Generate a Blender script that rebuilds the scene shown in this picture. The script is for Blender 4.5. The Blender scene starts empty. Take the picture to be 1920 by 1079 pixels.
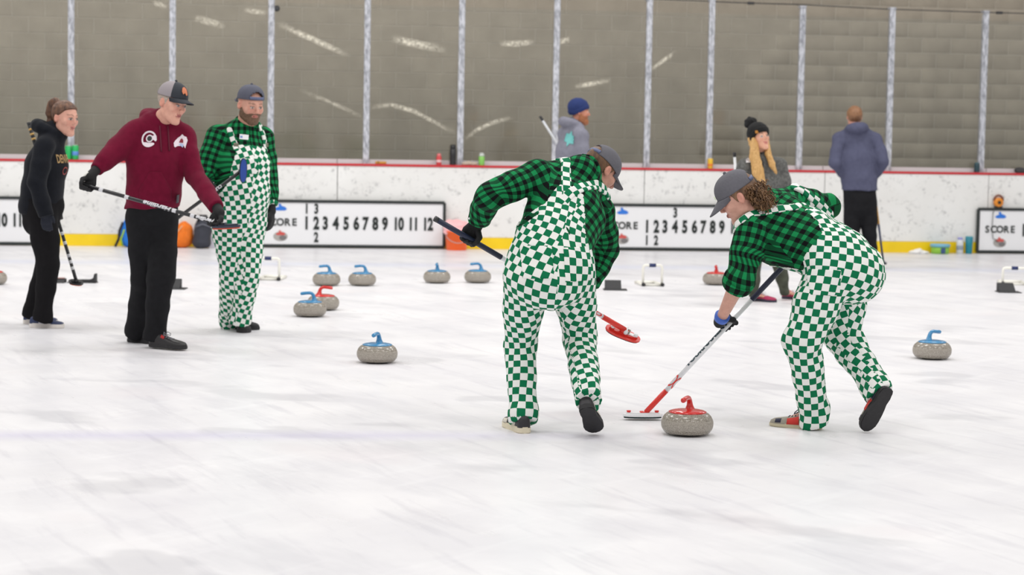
import bpy, bmesh, math, random
import numpy as np
from mathutils import Vector, Matrix
from mathutils.bvhtree import BVHTree

sc = bpy.context.scene
COL = sc.collection
RND = random.Random(7)

# ------------------------------------------------------------------ camera, world, lights, exposure
FPX = 3900.0                       # focal length in pixels of the 1920-wide frame
CAM = np.array([0.0, 0.0, 1.55])
PITCH = math.atan(304.5 / FPX)
ROLL = 0.0172
_r0 = np.array([1.0, 0, 0]); _u0 = np.array([0, math.sin(PITCH), math.cos(PITCH)])
CF = np.array([0, math.cos(PITCH), -math.sin(PITCH)])
CR = math.cos(ROLL) * _r0 + math.sin(ROLL) * _u0
CU = -math.sin(ROLL) * _r0 + math.cos(ROLL) * _u0

cam_data = bpy.data.cameras.new('camera')
cam = bpy.data.objects.new('camera', cam_data)
COL.objects.link(cam)
cam.matrix_world = Matrix(((CR[0], CU[0], -CF[0], CAM[0]), (CR[1], CU[1], -CF[1], CAM[1]),
                           (CR[2], CU[2], -CF[2], CAM[2]), (0, 0, 0, 1)))
cam_data.sensor_width = 36.0
cam_data.lens = 36.0 * FPX / 1920.0
cam_data.clip_end = 200
cam_data.dof.use_dof = True
cam_data.dof.focus_distance = 10.7
cam_data.dof.aperture_fstop = 3.5
sc.camera = cam

world = bpy.data.worlds.new('world'); sc.world = world
world.use_nodes = True
wb = world.node_tree.nodes['Background']
wb.inputs[0].default_value = (1.0, 0.985, 0.97, 1)
wb.inputs[1].default_value = 0.52

def rink_lamp(x, y, power, sx=1.6, sy=0.7, z=7.5):
    L = bpy.data.lights.new('rink_lamp', 'AREA'); L.shape = 'RECTANGLE'
    L.size = sx; L.size_y = sy; L.energy = power; L.color = (1.0, 0.985, 0.96)
    o = bpy.data.objects.new('rink_lamp', L); o.location = (x, y, z); COL.objects.link(o)
for yy, pw in ((3.0, 70), (9.0, 88), (15.0, 112), (21.0, 146)):
    for xx in (-9.0, -4.5, 0.0, 4.5, 9.0):
        rink_lamp(xx, yy, pw)

sc.view_settings.view_transform = 'Standard'
sc.view_settings.look = 'None'
sc.view_settings.gamma = 1.0
sc.view_settings.use_curve_mapping = False
sc.view_settings.exposure = 0.0

# ------------------------------------------------------------------ geometry of the view
def ray(px, py):
    return CF + (px - 960.0) / FPX * CR - (py - 539.5) / FPX * CU
def at(px, py, Y):
    d = ray(px, py)
    return CAM + d * (Y / d[1])
def ground(px, py):
    d = ray(px, py)
    return CAM + d * (-CAM[2] / d[2])
def V3(a): return Vector((float(a[0]), float(a[1]), float(a[2])))
def nrm(a):
    a = np.asarray(a, float); return a / (np.linalg.norm(a) + 1e-12)
def A(*a): return np.array(a, float)

# ------------------------------------------------------------------ materials
def lin(c):
    return tuple(((v / 255.0) / 12.92 if v / 255.0 <= 0.04045 else ((v / 255.0 + 0.055) / 1.055) ** 2.4) for v in c) + (1.0,)
_M = {}
class NT:
    def __init__(s, name):
        s.m = bpy.data.materials.new(name); s.m.use_nodes = True
        s.t = s.m.node_tree; s.b = s.t.nodes['Principled BSDF']; s.out = s.t.nodes['Material Output']
    def n(s, typ, **kw):
        nd = s.t.nodes.new(typ)
        for k, v in kw.items():
            if k.startswith('i_'):
                key = k[2:]
                nd.inputs[int(key) if key.isdigit() else key.replace('_', ' ')].default_value = v
            else: setattr(nd, k, v)
        return nd
    def l(s, a, b): s.t.links.new(a, b)
    def mix(s, f, a, b):
        nd = s.n('ShaderNodeMix', data_type='RGBA')
        for sock, v in ((nd.inputs[0], f), (nd.inputs[6], a), (nd.inputs[7], b)):
            if hasattr(v, 'is_output'): s.l(v, sock)
            else: sock.default_value = v
        return nd.outputs[2]
    def ramp(s, f, p0, p1, c0=(0, 0, 0, 1), c1=(1, 1, 1, 1)):
        nd = s.n('ShaderNodeValToRGB')
        nd.color_ramp.elements[0].position = p0; nd.color_ramp.elements[1].position = p1
        nd.color_ramp.elements[0].color = c0; nd.color_ramp.elements[1].color = c1
        s.l(f, nd.inputs[0]); return nd.outputs[0]
    def math(s, op, a, b=0.0, c=None):
        nd = s.n('ShaderNodeMath', operation=op)
        for i, v in enumerate((a, b) if c is None else (a, b, c)):
            if hasattr(v, 'is_output'): s.l(v, nd.inputs[i])
            else: nd.inputs[i].default_value = v
        return nd.outputs[0]
    def bump(s, h, strength, dist=0.01):
        nd = s.n('ShaderNodeBump'); nd.inputs['Strength'].default_value = strength; nd.inputs['Distance'].default_value = dist
        s.l(h, nd.inputs['Height']); s.l(nd.outputs[0], s.b.inputs['Normal'])
    def noise(s, scale, vec=None, detail=3.0, rough=0.5):
        nd = s.n('ShaderNodeTexNoise'); nd.inputs['Scale'].default_value = scale
        nd.inputs['Detail'].default_value = detail; nd.inputs['Roughness'].default_value = rough
        if vec is not None: s.l(vec, nd.inputs['Vector'])
        return nd.outputs[0]
def mat(name, c, rough=0.6, metal=0.0, coat=0.0, var=0.0, vscale=40.0, bump=0.0, spec=0.5, sheen=0.0, alpha=1.0):
    if name in _M: return _M[name]
    t = NT(name); b = t.b
    b.inputs['Base Color'].default_value = lin(c); b.inputs['Roughness'].default_value = rough
    b.inputs['Metallic'].default_value = metal; b.inputs['Coat Weight'].default_value = coat
    b.inputs['Specular IOR Level'].default_value = spec; b.inputs['Sheen Weight'].default_value = sheen
    b.inputs['Alpha'].default_value = alpha
    tc = t.n('ShaderNodeTexCoord')
    if var or bump:
        nz = t.noise(vscale, tc.outputs['Object'], 4.0)
        if var:
            l0 = lin(c)
            a0 = tuple(v * (1 - var) for v in l0[:3]) + (1,); a1 = tuple(min(1, v * (1 + var)) for v in l0[:3]) + (1,)
            t.l(t.ramp(nz, 0.3, 0.7, a0, a1), b.inputs['Base Color'])
        if bump: t.bump(nz, bump, 0.004)
    _M[name] = t.m
    return t.m

def two_charts(t):
    """cloth cut from two pieces: each has its own weave direction, they meet in a seam"""
    u0 = t.n('ShaderNodeUVMap'); u0.uv_map = 'UVMap'; u1 = t.n('ShaderNodeUVMap'); u1.uv_map = 'UVPanel'
    a = t.n('ShaderNodeAttribute'); a.attribute_name = 'seam'; m = t.n('ShaderNodeMix', data_type='VECTOR')
    t.l(t.math('GREATER_THAN', a.outputs['Fac'], 0.0), m.inputs[0]); t.l(u0.outputs[0], m.inputs[4]); t.l(u1.outputs[0], m.inputs[5])
    return m.outputs[1], a.outputs['Fac']
def checker_mat(name, c0, c1):
    t = NT(name); uvo, seam = two_charts(t)
    add = t.n('ShaderNodeVectorMath', operation='ADD'); add.inputs[1].default_value = (0.01, 0.01, 0.5)
    t.l(uvo, add.inputs[0])
    ck = t.n('ShaderNodeTexChecker'); ck.inputs['Scale'].default_value = 1.0
    ck.inputs['Color1'].default_value = lin(c0); ck.inputs['Color2'].default_value = lin(c1)
    t.l(add.outputs[0], ck.inputs['Vector']); t.l(ck.outputs[0], t.b.inputs['Base Color'])
    t.b.inputs['Roughness'].default_value = 0.85; t.b.inputs['Specular IOR Level'].default_value = 0.2
    tc = t.n('ShaderNodeTexCoord'); t.bump(t.noise(60, tc.outputs['Object'], 5.0), 0.25, 0.006)
    return t.m
def plaid_mat(name, bright, mid, dark):
    """buffalo plaid: green and black bands crossing, the half tone where they mix"""
    t = NT(name); uvo, seam = two_charts(t)
    sp = t.n('ShaderNodeSeparateXYZ'); t.l(uvo, sp.inputs[0])
    def band(o):
        f = t.math('FRACT', t.math('ADD', o, 100.0))
        return t.math('GREATER_THAN', f, 0.52)
    bu, bv = band(sp.outputs[0]), band(sp.outputs[1])
    s = t.math('ADD', bu, bv)
    # fine twill lines inside the half tone
    c = t.mix(t.math('MINIMUM', s, 1.0), lin(bright), lin(mid))
    c = t.mix(t.math('MAXIMUM', t.math('SUBTRACT', s, 1.0), 0.0), c, lin(dark))
    t.l(c, t.b.inputs['Base Color'])
    t.b.inputs['Roughness'].default_value = 0.9; t.b.inputs['Specular IOR Level'].default_value = 0.15
    tc = t.n('ShaderNodeTexCoord'); t.bump(t.noise(55, tc.outputs['Object'], 5.0), 0.3, 0.008)
    return t.m
def skin_mat():
    t = NT('skin'); a = t.n('ShaderNodeAttribute'); a.attribute_name = 'Col'
    tc = t.n('ShaderNodeTexCoord'); nz = t.noise(45, tc.outputs['Object'], 4.0)
    m = t.n('ShaderNodeMix', data_type='RGBA', blend_type='MULTIPLY'); m.inputs[0].default_value = 1.0
    t.l(a.outputs[0], m.inputs[6]); t.l(t.ramp(nz, 0.3, 0.7, (0.88, 0.85, 0.85, 1), (1, 1, 1, 1)), m.inputs[7])
    t.l(m.outputs[2], t.b.inputs['Base Color']); t.b.inputs['Roughness'].default_value = 0.5
    t.b.inputs['Subsurface Weight'].default_value = 0.0
    t.b.inputs['Specular IOR Level'].default_value = 0.35
    return t.m
def hair_mat(name, c0, c1, scale=(60, 60, 12)):
    t = NT(name); tc = t.n('ShaderNodeTexCoord'); mp = t.n('ShaderNodeMapping'); mp.inputs['Scale'].default_value = scale
    t.l(tc.outputs['Object'], mp.inputs[0]); nz = t.noise(1.0, mp.outputs[0], 3.0)
    t.l(t.ramp(nz, 0.3, 0.7, lin(c0), lin(c1)), t.b.inputs['Base Color']); t.b.inputs['Roughness'].default_value = 0.55
    t.bump(nz, 0.5, 0.004)
    return t.m
def granite_mat():
    t = NT('granite'); tc = t.n('ShaderNodeTexCoord')
    n1 = t.noise(260, tc.outputs['Object'], 2.0, 0.6); n2 = t.noise(90, tc.outputs['Object'], 3.0)
    c = t.ramp(n1, 0.36, 0.64, lin((92, 86, 77)), lin((186, 178, 166)))
    c2 = t.mix(t.ramp(n2, 0.45, 0.75), c, lin((136, 128, 116)))
    sp = t.n('ShaderNodeSeparateXYZ'); t.l(tc.outputs['Object'], sp.inputs[0])
    # the hammered striking band is paler and dull
    bandm = t.math('LESS_THAN', t.math('ABSOLUTE', t.math('SUBTRACT', sp.outputs[2], 0.056)), 0.024)
    c3 = t.mix(t.math('MULTIPLY', bandm, 0.35), c2, lin((176, 169, 160)))
    t.l(c3, t.b.inputs['Base Color'])
    r = t.n('ShaderNodeMix'); t.l(bandm, r.inputs[0]); r.inputs[2].default_value = 0.16; r.inputs[3].default_value = 0.55
    t.l(r.outputs[0], t.b.inputs['Roughness'])
    return t.m
def ice_mat():
    t = NT('ice'); tc = t.n('ShaderNodeTexCoord'); ob = tc.outputs['Object']
    def stretched(ang, ln, scale, detail=4.0, rough=0.55):
        """noise drawn out ln times along the direction ang"""
        rt = t.n('ShaderNodeMapping'); rt.inputs['Rotation'].default_value = (0, 0, -ang); t.l(ob, rt.inputs[0])
        mp = t.n('ShaderNodeMapping'); mp.inputs['Scale'].default_value = (1.0 / ln, 1, 1); t.l(rt.outputs[0], mp.inputs[0])
        return t.noise(scale, mp.outputs[0], detail, rough)
    scr = stretched(-1.0, 4.0, 2.6, 5.0, 0.62)
    scr2 = stretched(-1.15, 9.0, 9.0, 4.0, 0.6)
    scr3 = stretched(0.9, 7.0, 6.0, 4.0, 0.6)
    blot = t.noise(1.1, ob, 5.0, 0.6); blot2 = stretched(-0.5, 1.6, 1.5, 3.0, 0.5)
    base = t.ramp(blot, 0.35, 0.7, lin((226, 225, 229)), lin((240, 239, 241)))
    base = t.mix(t.math('MULTIPLY', t.ramp(scr, 0.50, 0.68), 0.34), base, lin((192, 191, 197)))
    base = t.mix(t.math('MULTIPLY', t.ramp(scr2, 0.55, 0.72), 0.34), base, lin((186, 184, 194)))
    base = t.mix(t.math('MULTIPLY', t.ramp(scr3, 0.56, 0.72), 0.25), base, lin((250, 250, 252)))
    base = t.mix(t.math('MULTIPLY', t.ramp(blot2, 0.60, 0.66), 0.30), base, lin((176, 176, 182)))
    # faint painted lines under the ice: across the sheet at two distances, one faint red trace
    sp = t.n('ShaderNodeSeparateXYZ'); t.l(ob, sp.inputs[0])
    def line(off, slope, half, soft):
        d = t.math('ABSOLUTE', t.math('SUBTRACT', sp.outputs[1], t.math('MULTIPLY_ADD', sp.outputs[0], slope, off)))
        return t.math('SUBTRACT', 1.0, t.math('SMOOTH_MIN', t.math('DIVIDE', d, half), 1.0, soft))
    l1 = t.math('MULTIPLY', t.math('MAXIMUM', line(10.32, 0.11, 0.22, 0.1), 0.0), 0.30)
    west = t.ramp(t.math('MULTIPLY_ADD', sp.outputs[0], -0.2, 0.5), 0.25, 0.6)
    base = t.mix(t.math('MULTIPLY', l1, west), base, lin((176, 168, 214)))
    l2 = t.math('MULTIPLY', t.math('MAXIMUM', line(22.9, 0.12, 0.55, 0.1), 0.0), 0.4)
    base = t.mix(l2, base, lin((196, 204, 232)))
    red = t.math('MULTIPLY', t.ramp(t.noise(0.7, ob, 2.0), 0.62, 0.74), 0.05)
    base = t.mix(red, base, lin((220, 130, 130)))
    t.l(base, t.b.inputs['Base Color'])
    r = t.n('ShaderNodeMapRange'); t.l(scr, r.inputs[0]); r.inputs[3].default_value = 0.20; r.inputs[4].default_value = 0.42
    t.l(r.outputs[0], t.b.inputs['Roughness'])
    t.b.inputs['Specular IOR Level'].default_value = 0.28
    t.b.inputs['IOR'].default_value = 1.31
    t.bump(scr2, 0.05, 0.01)
    return t.m
def concrete_mat(name, c, var=0.10):
    t = NT(name); tc = t.n('ShaderNodeTexCoord'); oi = t.n('ShaderNodeObjectInfo'); geo = t.n('ShaderNodeNewGeometry')
    n1 = t.noise(3.0, geo.outputs['Position'], 5.0, 0.6); n2 = t.noise(120, geo.outputs['Position'], 3.0, 0.7)
    l0 = lin(c)
    f = lambda k: tuple(v * k for v in l0[:3]) + (1,)
    base = t.ramp(n1, 0.3, 0.72, f(1 - var), f(1 + var))
    base = t.mix(t.math('MULTIPLY', oi.outputs['Random'], 0.22), base, f(0.80))
    base = t.mix(t.math('MULTIPLY', t.ramp(n2, 0.55, 0.75), 0.35), base, f(0.68))
    t.l(base, t.b.inputs['Base Color']); t.b.inputs['Roughness'].default_value = 0.9; t.b.inputs['Specular IOR Level'].default_value = 0.15
    t.bump(n2, 0.4, 0.01)
    return t.m
def board_mat():
    """white plastic dasher board, marked by pucks and sticks"""
    t = NT('white_board_plastic'); tc = t.n('ShaderNodeTexCoord'); geo = t.n('ShaderNodeNewGeometry')
    n1 = t.noise(1.2, geo.outputs['Position'], 4.0); n2 = t.noise(9.0, geo.outputs['Position'], 6.0, 0.65); n3 = t.noise(28, geo.outputs['Position'], 4.0, 0.6)
    base = t.ramp(n1, 0.3, 0.7, lin((228, 227, 224)), lin((240, 240, 238)))
    marks = t.math('MULTIPLY', t.ramp(n2, 0.52, 0.63), t.ramp(n3, 0.46, 0.64))
    base = t.mix(t.math('MULTIPLY', marks, 0.62), base, lin((150, 150, 150)))
    t.l(base, t.b.inputs['Base Color']); t.b.inputs['Roughness'].default_value = 0.38
    return t.m
def post_mat():
    t = NT('galvanized_metal'); geo = t.n('ShaderNodeNewGeometry')
    mp = t.n('ShaderNodeMapping'); mp.inputs['Scale'].default_value = (40, 40, 14); t.l(geo.outputs['Position'], mp.inputs[0])
    nz = t.noise(1.0, mp.outputs[0], 4.0, 0.6)
    t.l(t.ramp(nz, 0.36, 0.62, lin((140, 142, 150)), lin((206, 208, 215))), t.b.inputs['Base Color'])
    t.b.inputs['Metallic'].default_value = 0.15; t.b.inputs['Roughness'].default_value = 0.5
    return t.m
def glass_mat():
    """clear thin rink glass: mostly passes light straight on, with a weak sheen"""
    t = NT('rink_glass'); tr = t.n('ShaderNodeBsdfTransparent'); tr.inputs[0].default_value = (0.955, 0.965, 0.96, 1)
    gl = t.n('ShaderNodeBsdfGlossy'); gl.inputs['Roughness'].default_value = 0.06; gl.inputs[0].default_value = (1, 1, 1, 1)
    mx = t.n('ShaderNodeMixShader'); mx.inputs[0].default_value = 0.035
    t.l(tr.outputs[0], mx.inputs[1]); t.l(gl.outputs[0], mx.inputs[2]); t.l(mx.outputs[0], t.out.inputs[0])
    return t.m
def scuff_mat():
    """chalky puck scuff worn into the glass, thin towards its edges"""
    t = NT('scuff'); uv = t.n('ShaderNodeUVMap'); uv.uv_map = 'UVMap'; sp = t.n('ShaderNodeSeparateXYZ'); t.l(uv.outputs[0], sp.inputs[0])
    geo = t.n('ShaderNodeNewGeometry'); nz = t.noise(30, geo.outputs['Position'], 4.0)
    ex = t.math('SINE', t.math('MULTIPLY', sp.outputs[0], math.pi)); ey = t.math('SINE', t.math('MULTIPLY', sp.outputs[1], math.pi))
    a = t.math('MULTIPLY', t.math('MULTIPLY', ex, ey), t.ramp(nz, 0.3, 0.65))
    t.b.inputs['Base Color'].default_value = lin((236, 230, 212)); t.b.inputs['Roughness'].default_value = 0.9
    at_ = t.n('ShaderNodeAttribute'); at_.attribute_type = 'OBJECT'; at_.attribute_name = 'strength'
    t.l(t.math('MULTIPLY', a, at_.outputs['Fac']), t.b.inputs['Alpha'])
    return t.m

# ------------------------------------------------------------------ objects
def tag(o, label, cat, group=None, kind=None):
    o['label'] = label; o['category'] = cat
    if group: o['group'] = group
    if kind: o['kind'] = kind
    return o
def thing(name, loc, label, cat, group=None, rotz=0.0):
    o = bpy.data.objects.new(name, None); o.location = V3(loc); o.rotation_euler = (0, 0, rotz); o.empty_display_size = 0.1
    COL.objects.link(o); return tag(o, label, cat, group)
def link_mesh(name, me, m=None, parent=None, smooth=False, world_space=True):
    """one mesh object; vertices are given in world space unless world_space=False (then in the parent's space)"""
    o = bpy.data.objects.new(name, me); COL.objects.link(o)
    if m is not None:
        for mm in (m if isinstance(m, (list, tuple)) else [m]): me.materials.append(mm)
    if smooth and len(me.polygons): me.polygons.foreach_set('use_smooth', [True] * len(me.polygons))
    if parent is not None:
        o.parent = parent
        if world_space:
            o.matrix_parent_inverse = chain_matrix(parent).inverted()
    return o
def chain_matrix(o):
    m = o.matrix_basis.copy()
    if o.parent: m = chain_matrix(o.parent) @ o.matrix_parent_inverse @ m
    return m
def mesh_np(name, Vv, quads):
    Vv = np.asarray(Vv, np.float32); F = np.asarray(quads, np.int32)
    me = bpy.data.meshes.new(name); k = F.shape[1]
    me.vertices.add(len(Vv)); me.vertices.foreach_set('co', Vv.ravel())
    me.loops.add(F.size); me.loops.foreach_set('vertex_index', F.ravel())
    me.polygons.add(len(F)); me.polygons.foreach_set('loop_start', np.arange(0, F.size, k, dtype=np.int32))
    me.update(calc_edges=True); return me
def bm_obj(name, bm, m, parent=None, smooth=False, world_space=True):
    me = bpy.data.meshes.new(name); bmesh.ops.recalc_face_normals(bm, faces=bm.faces); bm.to_mesh(me); bm.free()
    return link_mesh(name, me, m, parent, smooth, world_space)
def add_box(bm, c, size, R=None, bev=0.0, seg=2):
    c = np.asarray(c, float); R = np.eye(3) if R is None else R
    M4 = Matrix([[R[i][0] * size[0], R[i][1] * size[1], R[i][2] * size[2], c[i]] for i in range(3)] + [[0, 0, 0, 1]])
    r = bmesh.ops.create_cube(bm, size=1.0, matrix=M4)
    if bev:
        es = list({e for v in r['verts'] for e in v.link_edges})
        bmesh.ops.bevel(bm, geom=es, offset=bev, segments=seg, affect='EDGES', profile=0.5)
def add_tube(bm, pts, rad, n=12, caps=True, flat=None):
    """swept tube along pts; rad a number or one per point; flat=(axis, factor) squashes it"""
    pts = [np.asarray(p, float) for p in pts]; k = len(pts)
    rs = [rad] * k if np.isscalar(rad) else list(rad)
    T = [nrm(pts[min(i + 1, k - 1)] - pts[max(i - 1, 0)]) for i in range(k)]
    e = nrm(np.cross(T[0], A(0, 0, 1) if abs(T[0][2]) < 0.9 else A(1, 0, 0)))
    rings = []
    for i in range(k):
        e = nrm(e - T[i] * np.dot(e, T[i])); f = np.cross(T[i], e); ring = []
        for j in range(n):
            a = 2 * math.pi * j / n; off = rs[i] * (math.cos(a) * e + math.sin(a) * f)
            if flat is not None: off = off - flat[0] * np.dot(off, flat[0]) * (1 - flat[1])
            ring.append(bm.verts.new(V3(pts[i] + off)))
        rings.append(ring)
    for i in range(k - 1):
        for j in range(n):
            bm.faces.new((rings[i][j], rings[i][(j + 1) % n], rings[i + 1][(j + 1) % n], rings[i + 1][j]))
    if caps:
        bm.faces.new(rings[0][::-1]); bm.faces.new(rings[-1])
def add_lathe(bm, prof, n=32, c=(0, 0, 0), R=None, e=None):
    c = np.asarray(c, float); R = np.eye(3) if R is None else R
    rings = []
    for (r, z) in prof:
        rings.append([bm.verts.new(V3(c + R @ A(r * math.cos(2 * math.pi * j / n), r * math.sin(2 * math.pi * j / n), z))) for j in range(n)])
    for i in range(len(prof) - 1):
        for j in range(n):
            bm.faces.new((rings[i][j], rings[i][(j + 1) % n], rings[i + 1][(j + 1) % n], rings[i + 1][j]))
    bm.faces.new(rings[0][::-1]); bm.faces.new(rings[-1])
def add_prism(bm, outline, o, ex, ey, ez, h):
    """outline (2-D) in the plane ex, ey at o, thickened by h along ez"""
    o = np.asarray(o, float)
    lo = [bm.verts.new(V3(o + ex * x + ey * y)) for x, y in outline]
    hi = [bm.verts.new(V3(o + ex * x + ey * y + ez * h)) for x, y in outline]
    n = len(lo)
    bm.faces.new(lo[::-1]); bm.faces.new(hi)
    for i in range(n): bm.faces.new((lo[i], lo[(i + 1) % n], hi[(i + 1) % n], hi[i]))
def text_tris(s, size, bold=0.0, sx=1.0, align='CENTER', extrude=0.0, spacing=1.0, shear=0.0):
    """letters as triangles (x, y, z) with their outlines from Blender's built-in font"""
    cu = bpy.data.curves.new('letters', 'FONT'); cu.body = s; cu.size = size; cu.align_x = align; cu.align_y = 'CENTER'
    cu.offset = bold; cu.extrude = extrude; cu.space_character = spacing; cu.shear = shear; cu.resolution_u = 4
    o = bpy.data.objects.new('letters', cu); COL.objects.link(o)
    dg = bpy.context.evaluated_depsgraph_get(); dg.update()
    me = bpy.data.meshes.new_from_object(o.evaluated_get(dg))
    bm = bmesh.new(); bm.from_mesh(me); bmesh.ops.triangulate(bm, faces=bm.faces)
    bm.verts.ensure_lookup_table()
    Vv = np.array([[v.co.x * sx, v.co.y, v.co.z] for v in bm.verts]); F = np.array([[v.index for v in f.verts] for f in bm.faces])
    bm.free(); bpy.data.objects.remove(o); bpy.data.curves.remove(cu); bpy.data.meshes.remove(me)
    return Vv, F

# ------------------------------------------------------------------ signed distance modelling
def bbp(pts, r):
    p = np.array(pts); return p.min(0) - r, p.max(0) + r
def cone(a, b, ra, rb):
    a = np.asarray(a, float); b = np.asarray(b, float); ab = b - a; L2 = ab @ ab + 1e-12
    def f(P):
        q = P - a; t = np.clip(q @ ab / L2, 0, 1)
        return np.sqrt(((q - t[:, None] * ab) ** 2).sum(1)) - (ra + (rb - ra) * t)
    lo, hi = bbp([a, b], max(ra, rb)); return (f, lo, hi)
def ball(c, r): return cone(c, np.asarray(c, float) + 1e-4, r, r)
def ellip(c, r, R=None):
    c = np.asarray(c, float); r = np.asarray(r, float)
    def f(P):
        q = P - c
        if R is not None: q = q @ R
        rho = np.sqrt(((q / r) ** 2).sum(1)) + 1e-5; m = np.sqrt((q ** 2).sum(1)) + 1e-5
        return m * (1 - 1 / rho)
    return (f, c - r.max(), c + r.max())
def chainp(pts, rs): return [cone(pts[i], pts[i + 1], rs[i], rs[i + 1]) for i in range(len(pts) - 1)]
class Loft:
    """elliptic tube through nodes (centre, half width, half depth, right vector)"""
    def __init__(s, nodes, endk=1.0):
        s.n = [(np.asarray(c, float), w, d, nrm(r)) for c, w, d, r in nodes]
        s.L = [np.linalg.norm(s.n[i + 1][0] - s.n[i][0]) for i in range(len(nodes) - 1)]
        s.cum = np.concatenate([[0], np.cumsum(s.L)]); s.endk = endk
        mw = max(max(w, d) for c, w, d, r in nodes); s.lo, s.hi = bbp([c for c, *_ in s.n], mw)
    def seg(s, P, i):
        a, wa, da, ra = s.n[i]; b, wb_, db, rb = s.n[i + 1]; L = s.L[i]; ax = (b - a) / L
        q = P - a; t = q @ ax; tc = np.clip(t, 0, L); over = t - tc; f = tc / L
        r = ra + (rb - ra) * f[:, None]; r = r - (r @ ax)[:, None] * ax; r /= np.sqrt((r ** 2).sum(1))[:, None] + 1e-9
        fw = np.cross(ax, r); q2 = q - t[:, None] * ax
        x = (q2 * r).sum(1); y = (q2 * fw).sum(1); w = wa + (wb_ - wa) * f; d = da + (db - da) * f
        m = np.sqrt(x * x + y * y + over * over) + 1e-5
        rho = np.sqrt((x / w) ** 2 + (y / d) ** 2 + (over * s.endk / np.minimum(w, d)) ** 2) + 1e-4
        return m * (1 - 1 / rho), x, y, s.cum[i] + tc + over, w, d
    def prims(s): return [((lambda P, i=i: s.seg(P, i)[0]), s.lo, s.hi) for i in range(len(s.L))]
    def coords(s, P):
        best = None
        for i in range(len(s.L)):
            r = s.seg(P, i)
            if best is None: best = [v.copy() for v in r]
            else:
                m = r[0] < best[0]
                for k in range(6): best[k][m] = r[k][m]
        return best
def union(prims, k):
    prims = list(prims)
    def f(P):
        plo, phi = P.min(0), P.max(0); d = np.full(len(P), 0.25)
        for (g, lo, hi) in prims:
            gap = np.maximum(np.maximum(lo - phi, plo - hi), 0)
            if gap @ gap > (k + 0.05) ** 2: continue
            v = g(P)
            if k > 0:
                h = np.maximum(k - np.abs(d - v), 0) / k; d = np.minimum(d, v) - h * h * k * 0.25
            else: d = np.minimum(d, v)
        return d
    lo = np.min([p[1] for p in prims], axis=0); hi = np.max([p[2] for p in prims], axis=0)
    return (f, lo, hi)
def smin(a, b, k):
    h = np.maximum(k - np.abs(a - b), 0) / k; return np.minimum(a, b) - h * h * k * 0.25
def surfnet(prim, h, pad=0.03):
    """mesh of a distance field on a sparse grid (surface nets)"""
    fn, lo, hi = prim; lo = np.asarray(lo) - pad; hi = np.asarray(hi) + pad; B = 8; bs = B * h
    nb = np.ceil((hi - lo) / bs).astype(int) + 1
    g = np.stack(np.meshgrid(*[np.arange(n) for n in nb], indexing='ij'), -1).reshape(-1, 3)
    sup = g // 3; order = np.lexsort((sup[:, 2], sup[:, 1], sup[:, 0])); g = g[order]; sup = sup[order]
    key = (sup[:, 0] * 1000 + sup[:, 1]) * 1000 + sup[:, 2]
    cuts = np.flatnonzero(np.diff(key)) + 1; groups = np.split(np.arange(len(g)), cuts)
    off = np.stack(np.meshgrid(*[np.arange(B + 1)] * 3, indexing='ij'), -1).reshape(-1, 3)
    bl, vals = [], []
    for gi in groups:
        c = lo + (g[gi] + 0.5) * bs; d = fn(c); kp = gi[np.abs(d) < bs * 0.866 * 1.7 + 0.006]
        if len(kp) == 0: continue
        P = (lo + g[kp][:, None, :] * bs + off[None] * h).reshape(-1, 3)
        vals.append(fn(P).reshape(len(kp), B + 1, B + 1, B + 1)); bl.append(g[kp])
    bl = np.concatenate(bl); Vv = np.concatenate(vals); Vv[Vv == 0] = 1e-7
    s = Vv < 0
    cnt = sum(s[:, i:B + i, j:B + j, k:B + k].astype(np.int8) for i in (0, 1) for j in (0, 1) for k in (0, 1))
    ci = np.argwhere((cnt > 0) & (cnt < 8)); b = ci[:, 0]
    corner = {(i, j, k): Vv[b, ci[:, 1] + i, ci[:, 2] + j, ci[:, 3] + k] for i in (0, 1) for j in (0, 1) for k in (0, 1)}
    pos = np.zeros((len(ci), 3)); num = np.zeros(len(ci))
    for ax in range(3):
        for u in (0, 1):
            for w in (0, 1):
                c0 = [u, w]; c0.insert(ax, 0); c1 = list(c0); c1[ax] = 1
                v0, v1 = corner[tuple(c0)], corner[tuple(c1)]; m = (v0 < 0) != (v1 < 0)
                t = v0[m] / (v0[m] - v1[m]); p = np.tile(np.array(c0, float), (m.sum(), 1)); p[:, ax] = t
                pos[m] += p; num[m] += 1
    idx = bl[b] * B + ci[:, 1:]
    P = lo + (idx + pos / num[:, None]) * h
    big = np.array(nb) * B + 2; k1 = (idx[:, 0] * big[1] + idx[:, 1]) * big[2] + idx[:, 2]
    o = np.argsort(k1); ks = k1[o]
    def find(ii):
        kk = (ii[:, 0] * big[1] + ii[:, 1]) * big[2] + ii[:, 2]; p = np.clip(np.searchsorted(ks, kk), 0, len(ks) - 1)
        return np.where(ks[p] == kk, o[p], -1)
    Q = []
    for ax in range(3):
        c1 = [0, 0, 0]; c1[ax] = 1; v0, v1 = corner[(0, 0, 0)], corner[tuple(c1)]; m = (v0 < 0) != (v1 < 0)
        I = idx[m]; a1, a2 = (ax + 1) % 3, (ax + 2) % 3
        d1 = np.zeros(3, int); d1[a1] = 1; d2 = np.zeros(3, int); d2[a2] = 1
        q = np.stack([np.flatnonzero(m), find(I - d1), find(I - d1 - d2), find(I - d2)], 1)
        fl = v0[m] > 0; q[fl] = q[fl][:, ::-1]; Q.append(q[(q >= 0).all(1)])
    return P, np.concatenate(Q)
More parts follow.
